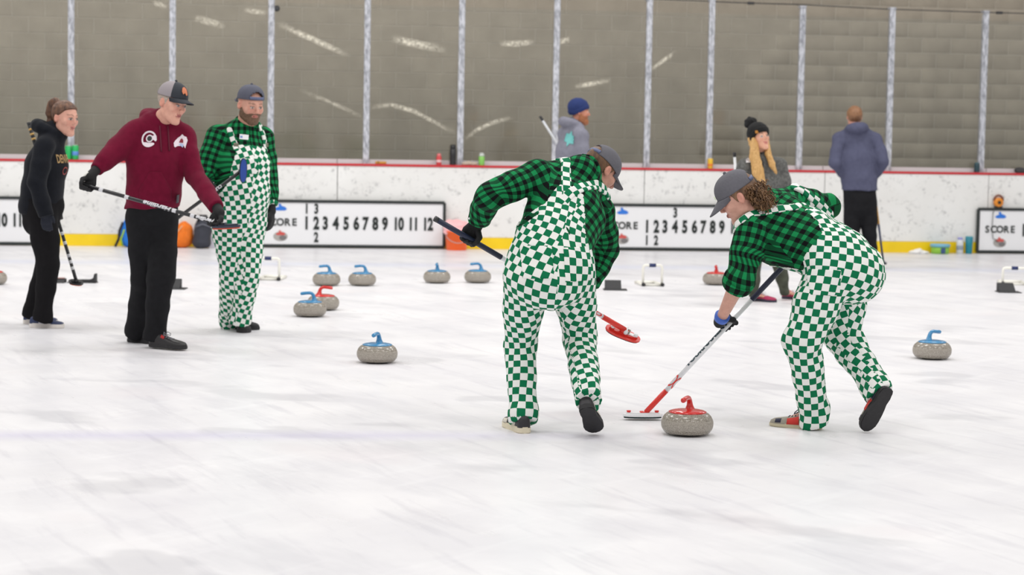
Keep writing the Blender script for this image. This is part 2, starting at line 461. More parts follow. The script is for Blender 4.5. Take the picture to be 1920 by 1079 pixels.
def largest(P, Q):
    """only the largest connected piece of a mesh"""
    lab = np.arange(len(P)); E = np.concatenate([Q[:, [0, 1]], Q[:, [1, 2]], Q[:, [2, 3]]])
    while True:
        a, b = lab[E[:, 0]], lab[E[:, 1]]; m = a != b
        if not m.any(): break
        np.minimum.at(lab, np.maximum(a, b)[m], np.minimum(a, b)[m])
        while True:
            new = lab[lab]
            if (new == lab).all(): break
            lab = new
    ids, cnt = np.unique(lab[Q[:, 0]], return_counts=True); Q = Q[lab[Q[:, 0]] == ids[cnt.argmax()]]
    u, inv = np.unique(Q, return_inverse=True); return P[u], inv.reshape(Q.shape)
def vnormals(P, Q):
    n = np.cross(P[Q[:, 2]] - P[Q[:, 0]], P[Q[:, 3]] - P[Q[:, 1]]); N = np.zeros_like(P)
    for i in range(4): np.add.at(N, Q[:, i], n)
    return N / (np.sqrt((N ** 2).sum(1))[:, None] + 1e-12)
def relax(P, Q, it=1, lam=0.5):
    for _ in range(it):
        S = np.zeros_like(P); c = np.zeros(len(P))
        for i in range(4):
            np.add.at(S, Q[:, i], P[Q[:, (i + 1) % 4]]); np.add.at(c, Q[:, i], 1)
        P = P + lam * (S / np.maximum(c, 1)[:, None] - P)
    return P
def folds(P, f, seed):
    """soft ridges running across cloth"""
    r = np.random.RandomState(seed); acc = 0
    for i in range(5):
        k = r.normal(size=3) * f; m = r.normal(size=3) * f * 0.6
        acc = acc + np.sin(P @ k + 1.7 * np.sin(P @ m + r.rand() * 6) + r.rand() * 6)
    return acc / 2.4
def cloth(P, Q, amp, f, seed, joints=(), jamp=0.0, jr=0.10, smooth=1):
    P = relax(P, Q, smooth); N = vnormals(P, Q); a = np.full(len(P), amp)
    for J in joints: a = a + jamp * np.exp(-((P - J) ** 2).sum(1) / jr ** 2)
    return P + N * (a * folds(P, f, seed))[:, None]

class Chain:
    """unrolls a limb: position along it and angle round it, blended through the joints"""
    def __init__(s, pts, R, hint, blend=0.03):
        s.p = [np.asarray(p, float) for p in pts]; s.R = R; s.blend = blend
        k = len(pts); s.T = [nrm(s.p[i + 1] - s.p[i]) for i in range(k - 1)]; s.L = [np.linalg.norm(s.p[i + 1] - s.p[i]) for i in range(k - 1)]
        s.cum = np.concatenate([[0], np.cumsum(s.L)]); s.E = []; e = np.asarray(hint, float)
        for T in s.T: e = nrm(e - T * (e @ T)); s.E.append(e)
    def coords(s, P):
        ds, vs, xs, ys, Rs = [], [], [], [], []
        K = len(s.T)
        for i in range(K):
            q = P - s.p[i]; t = q @ s.T[i]
            tc = np.clip(t, -9 if i == 0 else 0, 9 if i == K - 1 else s.L[i]); w = q - tc[:, None] * s.T[i]
            ds.append(np.sqrt((w ** 2).sum(1))); q2 = q - t[:, None] * s.T[i]
            xs.append(q2 @ s.E[i]); ys.append(q2 @ np.cross(s.T[i], s.E[i])); vs.append(s.cum[i] + t)
            f = np.clip(t / s.L[i], 0, 1); Rs.append(s.R[i] + (s.R[i + 1] - s.R[i]) * f)
        ds = np.array(ds); W = np.exp(-(ds - ds.min(0)) / s.blend); W /= W.sum(0)
        av = lambda a: (np.array(a) * W).sum(0)
        return np.arctan2(av(ys), av(xs)), av(vs), av(Rs), ds.min(0)
class TorsoChart:
    def __init__(s, loft, R): s.l = loft; s.R = R
    def coords(s, P):
        d, x, y, S, w, dd = s.l.coords(P)
        return np.arctan2(x / w, -y / dd), S, np.full(len(P), s.R), d
class StrapChart:
    """a band following a polyline on the cloth: across and along it"""
    def __init__(s, pts, normals):
        s.p = pts; s.T = [nrm(b - a) for a, b in zip(pts, pts[1:])]; s.L = [np.linalg.norm(b - a) for a, b in zip(pts, pts[1:])]
        s.X = [nrm(np.cross(T, n)) for T, n in zip(s.T, normals)]; s.cum = np.concatenate([[0], np.cumsum(s.L)])
    def uv(s, P):
        ds, us, vs = [], [], []
        for i in range(len(s.T)):
            q = P - s.p[i]; t = q @ s.T[i]; tc = np.clip(t, 0, s.L[i]); ds.append(np.sqrt(((q - tc[:, None] * s.T[i]) ** 2).sum(1)))
            us.append(q @ s.X[i]); vs.append(s.cum[i] + t)
        ds = np.array(ds); W = np.exp(-(ds - ds.min(0)) / .012); W /= W.sum(0)
        return np.stack([(np.array(us) * W).sum(0), (np.array(vs) * W).sum(0)], 1)
def chart_uv(P, Q, ch, size, off=(0.0, 0.0), use=None, auto=False):
    """face-corner UVs of one chart over the whole mesh; auto takes the limb's girth from the mesh itself"""
    C = P[Q].mean(1); a0, v0, R0, d0 = ch.coords(C); a, v, R, d = ch.coords(P); a = a[Q]; a = a - np.round((a - a0[:, None]) / (2 * math.pi)) * 2 * math.pi
    if auto and getattr(ch, 'prof', None): R = np.interp(v, *ch.prof)
    elif auto:
        m = np.ones(len(C), bool) if use is None else use; lo, hi = v0[m].min(), v0[m].max(); nb = 14; ed = np.linspace(lo, hi + 1e-6, nb + 1); xs, ys = [], []
        for i in range(nb):
            k = m & (v0 >= ed[i]) & (v0 < ed[i + 1])
            if k.sum() > 10: xs.append((ed[i] + ed[i + 1]) / 2); ys.append(np.median(d0[k]))
        ch.prof = (xs, np.convolve(np.pad(ys, 1, 'edge'), [.25, .5, .25], 'valid')); R = np.interp(v, *ch.prof)
    return np.stack([a * R[Q] / size + off[0], v[Q] / size + off[1]], -1)
def flatten(P, Q, m, ch, size, off=(0.0, 0.0), fit=None):
    """cloth pattern piece: the faces m laid flat with least stretch, opened along the chart's back line, turned to the chart's direction"""
    base = chart_uv(P, Q, ch, 1.0, (0, 0), m, True); fi = np.flatnonzero(m); q = Q[fi]
    used, inv = np.unique(q, return_inverse=True); inv = inv.reshape(q.shape)
    a0 = ch.coords(P[q].mean(1))[0]; va = ch.coords(P)[0][q]; d = va - a0[:, None]; wrap = np.abs(d - np.round(d / (2 * math.pi)) * 2 * math.pi + a0[:, None])
    # split the cloth along the line where the angle turns over
    sgn = (a0 < 0).astype(int); near = np.abs(a0) > 2.4; key = inv * 2 + (sgn & near.astype(int))[:, None] * ((np.abs(va) > 2.2))
    uk, nf = np.unique(key, return_inverse=True); nf = nf.reshape(q.shape); PV = P[used][uk // 2]
    me = mesh_np('pattern', PV, nf); ob = bpy.data.objects.new('pattern', me); COL.objects.link(ob); me.uv_layers.new(name='UVMap')
    for o in bpy.context.selected_objects: o.select_set(False)
    bpy.context.view_layer.objects.active = ob; ob.select_set(True)
    bpy.ops.object.mode_set(mode='EDIT'); bpy.ops.mesh.select_all(action='SELECT')
    bpy.ops.uv.unwrap(method='MINIMUM_STRETCH', fill_holes=False, correct_aspect=False, margin=0.0, iterations=12)
    bpy.ops.object.mode_set(mode='OBJECT')
    uv = np.empty(len(q) * 8, np.float32); me.uv_layers[0].data.foreach_get('uv', uv); uv = uv.reshape(-1, 4, 2).astype(float)
    bpy.data.objects.remove(ob); bpy.data.meshes.remove(me)
    k = np.ones(len(fi), bool) if fit is None else fit[fi]
    tri = lambda U: 0.5 * np.abs((U[:, 2, 0] - U[:, 0, 0]) * (U[:, 3, 1] - U[:, 1, 1]) - (U[:, 3, 0] - U[:, 1, 0]) * (U[:, 2, 1] - U[:, 0, 1]))
    ar = np.linalg.norm(np.cross(P[q[:, 2]] - P[q[:, 0]], P[q[:, 3]] - P[q[:, 1]]), axis=1) / 2
    sc_ = math.sqrt(np.median(ar) / max(np.median(tri(uv)), 1e-12)); uv = uv * sc_
    # turn (and mirror if need be) on to the chart: edge vectors compared
    e1 = (uv[k][:, 1] - uv[k][:, 0]); e2 = (uv[k][:, 3] - uv[k][:, 0]); b1 = (base[fi][k][:, 1] - base[fi][k][:, 0]); b2 = (base[fi][k][:, 3] - base[fi][k][:, 0])
    H = np.concatenate([e1, e2]).T @ np.concatenate([b1, b2]); Uu, Ss, Vt = np.linalg.svd(H); Rr = Uu @ Vt; uv = uv @ Rr
    uv -= np.median(uv.reshape(-1, 2), 0) - np.median(base[fi].reshape(-1, 2), 0)
    base[fi] = uv
    return base / size + np.array(off)
def transfer_uv(P, Q, cP, cQ, cUV, m):
    """UVs of a fine mesh read off the flattened coarse pattern of the same cloth"""
    fi = np.flatnonzero(m); q = cQ[fi]; tri = np.concatenate([q[:, [0, 1, 2]], q[:, [0, 2, 3]]]); tuv = np.concatenate([cUV[fi][:, [0, 1, 2]], cUV[fi][:, [0, 2, 3]]])
    bvh = BVHTree.FromPolygons([tuple(v) for v in cP], [tuple(int(i) for i in t) for t in tri]); T = cP[tri]
    def look(X):
        idx = np.array([bvh.find_nearest(Vector(x))[2] for x in X]); t = T[idx]; e1, e2 = t[:, 1] - t[:, 0], t[:, 2] - t[:, 0]; d = X - t[:, 0]
        a, b, c = (e1 * e1).sum(1), (e1 * e2).sum(1), (e2 * e2).sum(1); p, r = (d * e1).sum(1), (d * e2).sum(1); D = a * c - b * b + 1e-18
        return idx, (c * p - b * r) / D, (a * r - b * p) / D
    idx, u, v = look(P); w = tuv[idx]; PU = w[:, 0] + (w[:, 1] - w[:, 0]) * u[:, None] + (w[:, 2] - w[:, 0]) * v[:, None]
    UV = PU[Q]; bad = np.flatnonzero((np.ptp(UV, axis=1).max(1) > .9))
    if len(bad):
        ci = np.array([bvh.find_nearest(Vector(x))[2] for x in P[Q[bad]].mean(1)]); t = T[ci]; w = tuv[ci]; e1, e2 = t[:, 1] - t[:, 0], t[:, 2] - t[:, 0]
        a, b, c = (e1 * e1).sum(1), (e1 * e2).sum(1), (e2 * e2).sum(1); D = a * c - b * b + 1e-18
        for k in range(4):
            d = P[Q[bad, k]] - t[:, 0]; p, r = (d * e1).sum(1), (d * e2).sum(1); uu, vv = (c * p - b * r) / D, (a * r - b * p) / D
            UV[bad, k] = w[:, 0] + (w[:, 1] - w[:, 0]) * uu[:, None] + (w[:, 2] - w[:, 0]) * vv[:, None]
    return UV
def set_uv(me, UV, name='UVMap'):
    l = me.uv_layers.new(name=name); l.data.foreach_set('uv', np.asarray(UV, np.float32).ravel())
def set_cloth(me, r):
    """UVs of a cloth mesh: one chart, or two with the seam between them"""
    if isinstance(r, tuple):
        set_uv(me, r[0]); set_uv(me, r[1], 'UVPanel'); a = me.attributes.new('seam', 'FLOAT', 'POINT'); a.data.foreach_set('value', np.asarray(r[2], np.float32))
    else: set_uv(me, r)
def set_col(me, C):
    a = me.color_attributes.new('Col', 'FLOAT_COLOR', 'POINT')
    a.data.foreach_set('color', np.concatenate([C, np.ones((len(C), 1))], 1).astype(np.float32).ravel())
# ------------------------------------------------------------------ the rink: ice, dasher boards, glass, block wall
_a, _b = ground(0, 460), ground(1920, 476)
ES = nrm(_b - _a); EN = A(-ES[1], ES[0], 0)
WO = _a + ES * (-(_a[0]) / ES[0])                 # the point of the boards' foot straight ahead
EZ = A(0, 0, 1)
def wpt(s, n, z): return WO + ES * s + EN * n + EZ * z
def wpix(px, py, n=0.0):
    """pixel -> (s, z) on the plane n metres behind the boards' face"""
    d = ray(px, py); o = WO + EN * n; t = ((o - CAM) @ EN) / (d @ EN); p = CAM + d * t - WO
    return p @ ES, p[2]
RW = np.stack([ES, EN, EZ], 1)                     # columns: along, away, up
def wbox(bm, s0, s1, n0, n1, z0, z1, bev=0.0):
    add_box(bm, wpt((s0 + s1) / 2, (n0 + n1) / 2, (z0 + z1) / 2), (abs(s1 - s0), abs(n1 - n0), abs(z1 - z0)), RW, bev)

bm = bmesh.new()
add_box(bm, (0, 13, -0.05), (60, 46, 0.1))
o = bm_obj('floor', bm, ice_mat()); o['kind'] = 'structure'

M_BOARD = board_mat(); M_YEL = mat('yellow_plastic', (244, 208, 18), 0.4, var=0.06, vscale=4); M_RED = mat('red_plastic_rail', (196, 44, 52), 0.4)
M_SILL = mat('grey_sill', (206, 198, 200), 0.45); M_GAP = mat('dark_gap', (150, 150, 150), 0.8)
BH = 1.045
wall = bpy.data.objects.new('wall_boards', None); COL.objects.link(wall); wall.location = V3(WO); wall['kind'] = 'structure'
seams = [-13.0, wpix(60, 400)[0], wpix(632, 400)[0], wpix(1207, 400)[0], wpix(1392, 400)[0], wpix(1545, 400)[0], wpix(1852, 400)[0], 13.0]
for i in range(len(seams) - 1):
    s0, s1 = seams[i] + 0.004, seams[i + 1] - 0.004
    bm = bmesh.new(); wbox(bm, s0, s1, 0.0, 0.05, 0.145, BH - 0.03, 0.003); bm_obj('board_panel', bm, M_BOARD, wall)
    bm = bmesh.new(); wbox(bm, s0, s1, -0.008, 0.05, 0.0, 0.143, 0.003); bm_obj('kick_plate', bm, M_YEL, wall)
    bm = bmesh.new(); wbox(bm, s0 - 0.003, s1 + 0.003, -0.012, 0.055, BH - 0.03, BH, 0.004); bm_obj('cap_rail', bm, M_RED, wall)
    bm = bmesh.new(); wbox(bm, s0 - 0.003, s1 + 0.003, 0.055, 0.17, BH - 0.02, BH + 0.002); wbox(bm, s0, s1, 0.10, 0.16, BH, BH + 0.052, 0.004)
    bm_obj('glass_sill', bm, M_SILL, wall)
bm = bmesh.new(); wbox(bm, -13, 13, 0.051, 0.09, 0.0, BH - 0.03); bm_obj('board_backing', bm, M_GAP, wall)

# block wall one metre behind the boards, every block a piece
NB = 1.0
M_BLK = concrete_mat('concrete_block', (160, 151, 137)); M_MORTAR = concrete_mat('mortar', (186, 178, 165), 0.05)
bw = bpy.data.objects.new('wall_back', None); COL.objects.link(bw); bw.location = V3(wpt(0, NB, 0)); bw.rotation_euler = (0, 0, math.atan2(ES[1], ES[0])); bw['kind'] = 'structure'
bm = bmesh.new(); add_box(bm, (0, 0.11, 3.0), (30, 0.2, 6.0)); bm_obj('mortar_bed', bm, M_MORTAR, bw, world_space=False)
def block_mesh():
    w, h, d, c = 0.195, 0.0955, 0.006, 0.003
    v = [(-w, 0, -h), (w, 0, -h), (w, 0, h), (-w, 0, h)]
    f = [(-w + c, -d, -h + c), (w - c, -d, -h + c), (w - c, -d, h - c), (-w + c, -d, h - c)]
    m = [(-w, -d + c, -h), (w, -d + c, -h), (w, -d + c, h), (-w, -d + c, h)]
    vs = v + m + f; q = [(8, 9, 10, 11)]
    for a in range(4):
        b = (a + 1) % 4; q += [(a, b, 4 + b, 4 + a), (4 + a, 4 + b, 8 + b, 8 + a)]
    return vs, q
bvs, bq = block_mesh()
me0 = bpy.data.meshes.new('concrete_block'); me0.from_pydata(bvs, [], bq); me0.materials.append(M_BLK)
cells = []
for r in range(30):
    for c in range(-37, 38):
        x = c * 0.4 + (0.2 if r % 2 else 0.0); z = 0.10 + r * 0.2
        P = wpt(x, NB, z) - CAM; k = P @ CF; px = 960 + FPX * (P @ CR) / k; py = 539.5 - FPX * (P @ CU) / k
        inside = -40 < px < 1960 and -20 < py < 330
        cells.append(((0 if inside else 1, k), x, z))
cells.sort()
for i, (_, x, z) in enumerate(cells[:300]):
    o = bpy.data.objects.new('concrete_block', me0); o.parent = bw; o.location = (x, 0.01, z); COL.objects.link(o)
bv = np.array(bvs); rest = cells[300:]
VV = np.concatenate([bv + A(x, 0.01, z) for _, x, z in rest]); FF = np.concatenate([np.array(bq) + 12 * i for i in range(len(rest))])
o = link_mesh('concrete_block_rest', mesh_np('concrete_block_rest', VV, FF), M_BLK, bw, world_space=False); o['kind'] = 'stuff'

# posts and panes above the boards
M_POST = post_mat(); M_GLASS = glass_mat(); M_DARK = mat('dark_metal', (48, 48, 50), 0.5)
ptop = {1330: 2, 1500: 15, 1668: 18, 1843: 24}
plabels = ['behind the ponytailed woman', 'above the cap of the maroon hoodie man', 'beside the bearded man', 'above the left scoreboard, over the bare boards',
           'next to the black bottle', 'behind the man in the navy beanie', 'over the bending sweeper with the bare neck', 'with the yellow can at its foot',
           'beside the woman in the pompom beanie', 'beside the man in the slate blue hoodie', 'with the dark teal can at its foot']
pxs = [130, 320, 505, 685, 862, 1040, 1213, 1330, 1500, 1668, 1843]
ps = [wpix(x - (x - 960) * 0.004, 290, 0.085)[0] for x in pxs]
for i, x in enumerate(pxs):
    zt = wpix(x, ptop.get(x, 0), 0.085)[1] if x in ptop else 3.13
    zt = min(max(zt, 3.02), 3.2)
    t = thing('glass_post', wpt(ps[i], 0.085, BH), 'mottled grey metal post of the rink glass, ' + plabels[i], 'post', 'posts between the panes of rink glass')
    bm = bmesh.new(); wbox(bm, ps[i] - 0.038, ps[i] + 0.038, 0.06, 0.098, BH, zt, 0.006); bm_obj('post_channel', bm, M_POST, t)
    bm = bmesh.new(); wbox(bm, ps[i] - 0.028, ps[i] + 0.028, 0.122, 0.15, BH + 0.05, zt - 0.02, 0.006); bm_obj('post_back', bm, M_POST, t)
    bm = bmesh.new(); wbox(bm, ps[i] - 0.042, ps[i] + 0.042, 0.055, 0.155, zt, zt + 0.03, 0.006); bm_obj('post_cap', bm, M_POST, t)
edges = [-9.5] + ps + [9.5]
panes = []
for i in range(len(edges) - 1):
    bm = bmesh.new(); wbox(bm, edges[i] + 0.015, edges[i + 1] - 0.015, 0.105, 0.117, BH + 0.05, 3.0)
    o = bm_obj('window_%d' % (i + 1), bm, M_GLASS); o['kind'] = 'structure'; panes.append(o)
M_SCUFF = scuff_mat()
# (points along the scuff in the photograph, width in px, strength)
SC = [([(520, 44), (560, 62), (605, 82), (658, 106)], 13, .85), ([(732, 72), (770, 80), (838, 94)], 16, .95), ([(936, 81), (965, 82), (1004, 79)], 12, .9),
      ([(1042, 80), (1056, 77), (1069, 74)], 12, .85), ([(1218, 132), (1240, 116), (1268, 97)], 10, .8), ([(1076, 163), (1110, 157), (1146, 150)], 10, .8),
      ([(692, 203), (730, 196), (775, 208), (820, 232), (856, 250)], 10, .6), ([(870, 262), (895, 243), (930, 228), (962, 220)], 10, .6),
      ([(560, 168), (610, 188), (650, 205), (684, 222)], 9, .4), ([(362, 33), (390, 40), (424, 49)], 14, .65), ([(284, 5), (300, 8), (314, 14)], 10, .6), ([(456, 18), (480, 22), (502, 25)], 10, .6)]
for pts, wpx, st in SC:
    mid = pts[len(pts) // 2][0]; k = int(np.searchsorted([0] + pxs, mid)) - 1
    pane = panes[min(max(k, 0), len(panes) - 1)]
    fine = []
    for i in range(len(pts) - 1):
        for q in range(4): fine.append((pts[i][0] + (pts[i + 1][0] - pts[i][0]) * q / 4, pts[i][1] + (pts[i + 1][1] - pts[i][1]) * q / 4))
    fine.append(pts[-1]); vs, uv = [], []
    for i, (x, y) in enumerate(fine):
        s, z = wpix(x, y, 0.10)
        for j in (0, 1):
            vs.append(tuple(wpt(s, 0.1035, z + (j - 0.5) * wpx / 135))); uv.append((i / (len(fine) - 1), j))
    fs = [(2 * i, 2 * i + 2, 2 * i + 3, 2 * i + 1) for i in range(len(fine) - 1)]
    me = bpy.data.meshes.new('scuff'); me.from_pydata(vs, [], fs); set_uv(me, [[uv[v] for v in f] for f in fs])
    o = link_mesh('puck_scuff', me, M_SCUFF, pane); o['strength'] = min(1.0, st * 1.25)
# stay cable of the netting with its clips
def wp_pix(px, py, n=0.19):
    s, z = wpix(px, py, n); return wpt(s, n, z)
t = thing('netting_cable', wp_pix(1600, 16), 'thin dark cable with clips strung along the tops of the glass posts', 'cable')
bm = bmesh.new(); add_tube(bm, [wp_pix(x, y) for x, y in ((1000, -14), (1200, -3), (1335, 3), (1410, 6), (1510, 9), (1660, 17), (1875, 24), (2000, 27))], 0.007, 6); bm_obj('cable', bm, M_DARK, t)
for x, y in ((1408, 6), (1874, 24)):
    bm = bmesh.new(); add_box(bm, wp_pix(x, y), (0.09, 0.03, 0.035), RW, 0.008); bm_obj('clip', bm, M_DARK, t)
t = thing('puck_on_glass', wp_pix(519, 16, 0.09), 'small black round knob high on the glass beside a post', 'knob')
bm = bmesh.new(); add_lathe(bm, [(0.0, 0), (0.034, 0.0), (0.038, 0.008), (0.038, 0.018), (0.03, 0.026), (0.0, 0.028)], 16, wp_pix(519, 16, 0.104), np.stack([ES, EZ, -EN], 1)); bm_obj('knob', bm, M_DARK, t, True)

# ------------------------------------------------------------------ scoreboards leaning on the boards
M_WHITE = mat('white_panel', (236, 236, 238), 0.42); M_FRAME = mat('dark_green_frame', (38, 44, 44), 0.5); M_INK = mat('black_lettering', (26, 34, 32), 0.6)
M_LRED = mat('red_print', (206, 84, 78), 0.6); M_LBLUE = mat('blue_print', (44, 118, 214), 0.6); M_LGREY = mat('grey_print', (172, 168, 164), 0.6); M_LGREYD = mat('dark_grey_print', (120, 116, 116), 0.6)
BN = -0.05
BX = [('1', 574.7), ('2', 593), ('3', 610), ('4', 629.7), ('5', 649), ('6', 668), ('7', 685), ('8', 703.7), ('9', 721.8), ('10', 747), ('11', 775), ('12', 802)]
u0, _ = wpix(480, 420, BN); u1, _ = wpix(833, 420, BN); BW = u1 - u0
def u_of(px): return wpix(px, 420, BN)[0] - u0
def scoreboard(left_px, label, ups, downs, chars=None):
    s0 = wpix(left_px, 420, BN)[0]; z0, z1 = 0.025, 0.575
    t = thing('scoreboard', wpt(s0 + BW / 2, BN, 0), label, 'scoreboard', 'scoreboards along the boards')
    bm = bmesh.new(); wbox(bm, s0, s0 + BW, BN, BN + 0.02, z0, z1); bm_obj('panel', bm, M_WHITE, t)
    for a0, a1, b0, b1 in ((0, BW, z1 - 0.018, z1 + 0.018), (0, BW, z0 - 0.018, z0 + 0.018), (-0.0175, 0.0175, z0, z1), (BW - 0.0175, BW + 0.0175, z0, z1)):
        bm = bmesh.new(); wbox(bm, s0 + a0, s0 + a1, BN - 0.014, BN + 0.025, b0, b1, 0.004); bm_obj('frame_bar', bm, M_FRAME, t)
    def word(s, u, z, size, sx, bold, name):
        vv, ff = text_tris(s, size, bold, sx, extrude=0.002)
        X = np.array([wpt(s0 + u + v[0], BN - 0.006 - v[2], z + v[1]) for v in vv])
        link_mesh(name, mesh_np(name, X, ff), M_INK, t)
    zm = 0.30
    for ch, px in BX: word(ch, u_of(px), zm, 0.212, 0.66 if len(ch) == 1 else 0.62, 0.009, 'numeral')
    for j, ch in enumerate('SCORE'): word(ch, u_of(499 + j * 13.2), zm + 0.012, 0.125, 0.95, 0.003, 'letter')
    for ch, slot in ups: word(ch, u_of(dict(BX)[slot]), zm + 0.178, 0.165, 0.66, 0.006, 'hung_number')
    for ch, slot in downs: word(ch, u_of(dict(BX)[slot]), zm - 0.172, 0.165, 0.66, 0.006, 'hung_number')
    uc = u_of(526)
    def poly(pts, m, name, z, dn):
        bm = bmesh.new(); add_prism(bm, pts, wpt(s0 + uc, BN - dn, z), ES, EZ, -EN, 0.002); return bm_obj(name, bm, m, t)
    circ = lambda rx, rz, cx=0, cz=0: [(cx + rx * math.cos(2 * math.pi * k / 24), cz + rz * math.sin(2 * math.pi * k / 24)) for k in range(24)]
    hat = [(-0.075, -0.008), (-0.05, 0.012), (-0.02, 0.02), (-0.028, 0.05), (-0.005, 0.06), (0.012, 0.03), (0.055, 0.016), (0.078, -0.008), (0.05, -0.028), (-0.05, -0.028)]
    poly(circ(0.088, 0.058), M_LGREY, 'stone_print', zm - 0.16, 0.001); poly([(x * .8, z * .7) for x, z in hat], M_LRED, 'stone_print', zm - 0.125, 0.004)
    poly(circ(0.045, 0.03, 0.03, -0.012), M_LGREYD, 'stone_print', zm - 0.165, 0.0035)
    poly(circ(0.066, 0.042), M_WHITE, 'stone_print', zm + 0.155, 0.001); poly(hat, M_LBLUE, 'stone_print', zm + 0.185, 0.004)
    return t
scoreboard(480 - 759, 'white scoreboard with a dark frame, behind the ponytailed woman at the far left', [], [])
scoreboard(480, 'white scoreboard ending at the orange pail, 1 and 3 hung on top', [('1', '1'), ('3', '2')], [('2', '2')])
scoreboard(480 + 643, 'white scoreboard between the two sweepers, single 3 hung above and 1 2 below', [('3', '4')], [('1', '1'), ('2', '2')])
scoreboard(1834, 'white scoreboard at the far right with an orange tape reel on its top edge', [], [])

# ------------------------------------------------------------------ things on the ledge of the boards
def ledge(px): return wpt(wpix(px, 300, 0.02)[0], 0.02, BH)
def bottle(name, px, label, cat, prof, m, capprof=None, capm=None, base=None, bandprof=None, bandm=None):
    c = ledge(px) if base is None else base
    t = thing(name, c, label, cat)
    bm = bmesh.new(); add_lathe(bm, prof, 20, c); bm_obj('bottle_body' if cat != 'can' else 'can_body', bm, m, t, True)
    if capprof: bm = bmesh.new(); add_lathe(bm, capprof, 20, c); bm_obj('lid', bm, capm, t, True)
    if bandprof: bm = bmesh.new(); add_lathe(bm, bandprof, 20, c); bm_obj('printed_band', bm, bandm, t, True)
def cyl(r, z0, z1, ch=0.006): return [(r - ch, z0), (r, z0 + ch), (r, z1 - ch), (r - ch, z1)]
P_ = lambda n, c, r=0.35: mat(n, c, r)
bottle('sports_bottle', 823, 'small red bottle standing on the board ledge, left of the tall black bottle', 'bottle', cyl(0.032, 0, 0.105), P_('bottle_red', (206, 62, 66)), [(0.024, .103), (0.026, .12), (0.02, .135), (0.01, .14)], P_('lid_pale_red', (224, 120, 122)), bandprof=cyl(0.0325, .03, .06, .001), bandm=P_('band_pink', (232, 190, 190)))
bottle('tall_flask', 849, 'tall black flask standing on the board ledge beside a post', 'bottle', cyl(0.04, 0, 0.2), P_('flask_black', (34, 33, 36)), [(0.034, .198), (0.036, .21), (0.034, .245), (0.022, .252)], P_('lid_black', (26, 26, 28)))
bottle('sports_bottle', 903, 'light green bottle with a grey lid on the board ledge', 'bottle', cyl(0.037, 0, 0.115), P_('bottle_green', (132, 196, 92)), [(0.034, .113), (0.034, .13), (0.026, .15), (0.012, .155)], P_('lid_grey', (196, 200, 196)))
bottle('drink_can', 1332, 'yellow drink can with an orange band on the board ledge', 'can', [(0.026, 0), (0.033, .008), (0.033, .118), (0.027, .128)], P_('can_yellow', (232, 186, 44)), cyl(0.026, .126, .134, .002), P_('can_lid', (200, 200, 200), .3), bandprof=cyl(.0335, .03, .062, .001), bandm=P_('band_orange', (226, 120, 30)))
bottle('drink_can', 1832, 'dark teal can on the board ledge above the right-hand scoreboard', 'can', [(0.028, 0), (0.036, .008), (0.036, .108), (0.03, .12)], P_('can_dark_teal', (38, 66, 74)), cyl(.028, .118, .126, .002), P_('can_teal_lid', (60, 120, 130)))
bottle('drink_can', 141, 'bright green can on the board ledge, in front of the chest of the ponytailed woman', 'can', [(0.03, 0), (0.04, .008), (0.04, .16), (0.032, .172)], P_('can_green', (34, 176, 92)), cyl(.03, .17, .178, .002), P_('can_lid', (200, 200, 200), .3), bandprof=cyl(.0405, .05, .1, .001), bandm=P_('band_blue', (90, 140, 210)))
bottle('drink_can', 128, 'second green can on the board ledge, half hidden by the ponytailed woman', 'can', [(0.03, 0), (0.038, .008), (0.038, .155), (0.03, .165)], P_('can_green', (34, 176, 92)), cyl(.03, .163, .17, .002), P_('can_lid', (200, 200, 200), .3))
t = thing('amber_tape_roll', ledge(714), 'flat amber strap lying on the board ledge left of the red bottle', 'strap')
bm = bmesh.new(); add_box(bm, ledge(714) + EZ * 0.016, (0.14, 0.05, 0.032), RW, 0.012); bm_obj('strap', bm, P_('amber', (196, 138, 44)), t)
bm = bmesh.new(); add_box(bm, ledge(709) + EZ * 0.018 - EN * .004, (0.02, 0.052, 0.036), RW, 0.004); bm_obj('buckle', bm, P_('amber_dark', (150, 104, 40)), t)
t = thing('crumpled_gloves', ledge(880), 'crumpled beige work gloves lying on the board ledge', 'gloves')
pr = [ellip(ledge(880 + dx) + EZ * z, r) for dx, z, r in ((-8, .02, (.045, .03, .022)), (0, .03, (.04, .03, .024)), (8, .02, (.05, .03, .02)), (3, .018, (.06, .035, .018)))]
P, Q = surfnet(union(pr, 0.015), 0.007); P = cloth(P, Q, 0.004, 60, 3); link_mesh('glove_cloth', mesh_np('g', P, Q), P_('beige_cloth', (190, 172, 156), .9), t, True)
t = thing('dark_pouch', ledge(1912), 'dark grey pouch lying on the ledge at the right edge of the frame', 'pouch')
P, Q = surfnet(union([ellip(ledge(1912) + EZ * .035, (.07, .04, .04)), ellip(ledge(1920) + EZ * .028, (.06, .04, .032))], 0.02), 0.009); link_mesh('pouch_cloth', mesh_np('g', P, Q), P_('pouch_dark', (62, 60, 62), .8), t, True)

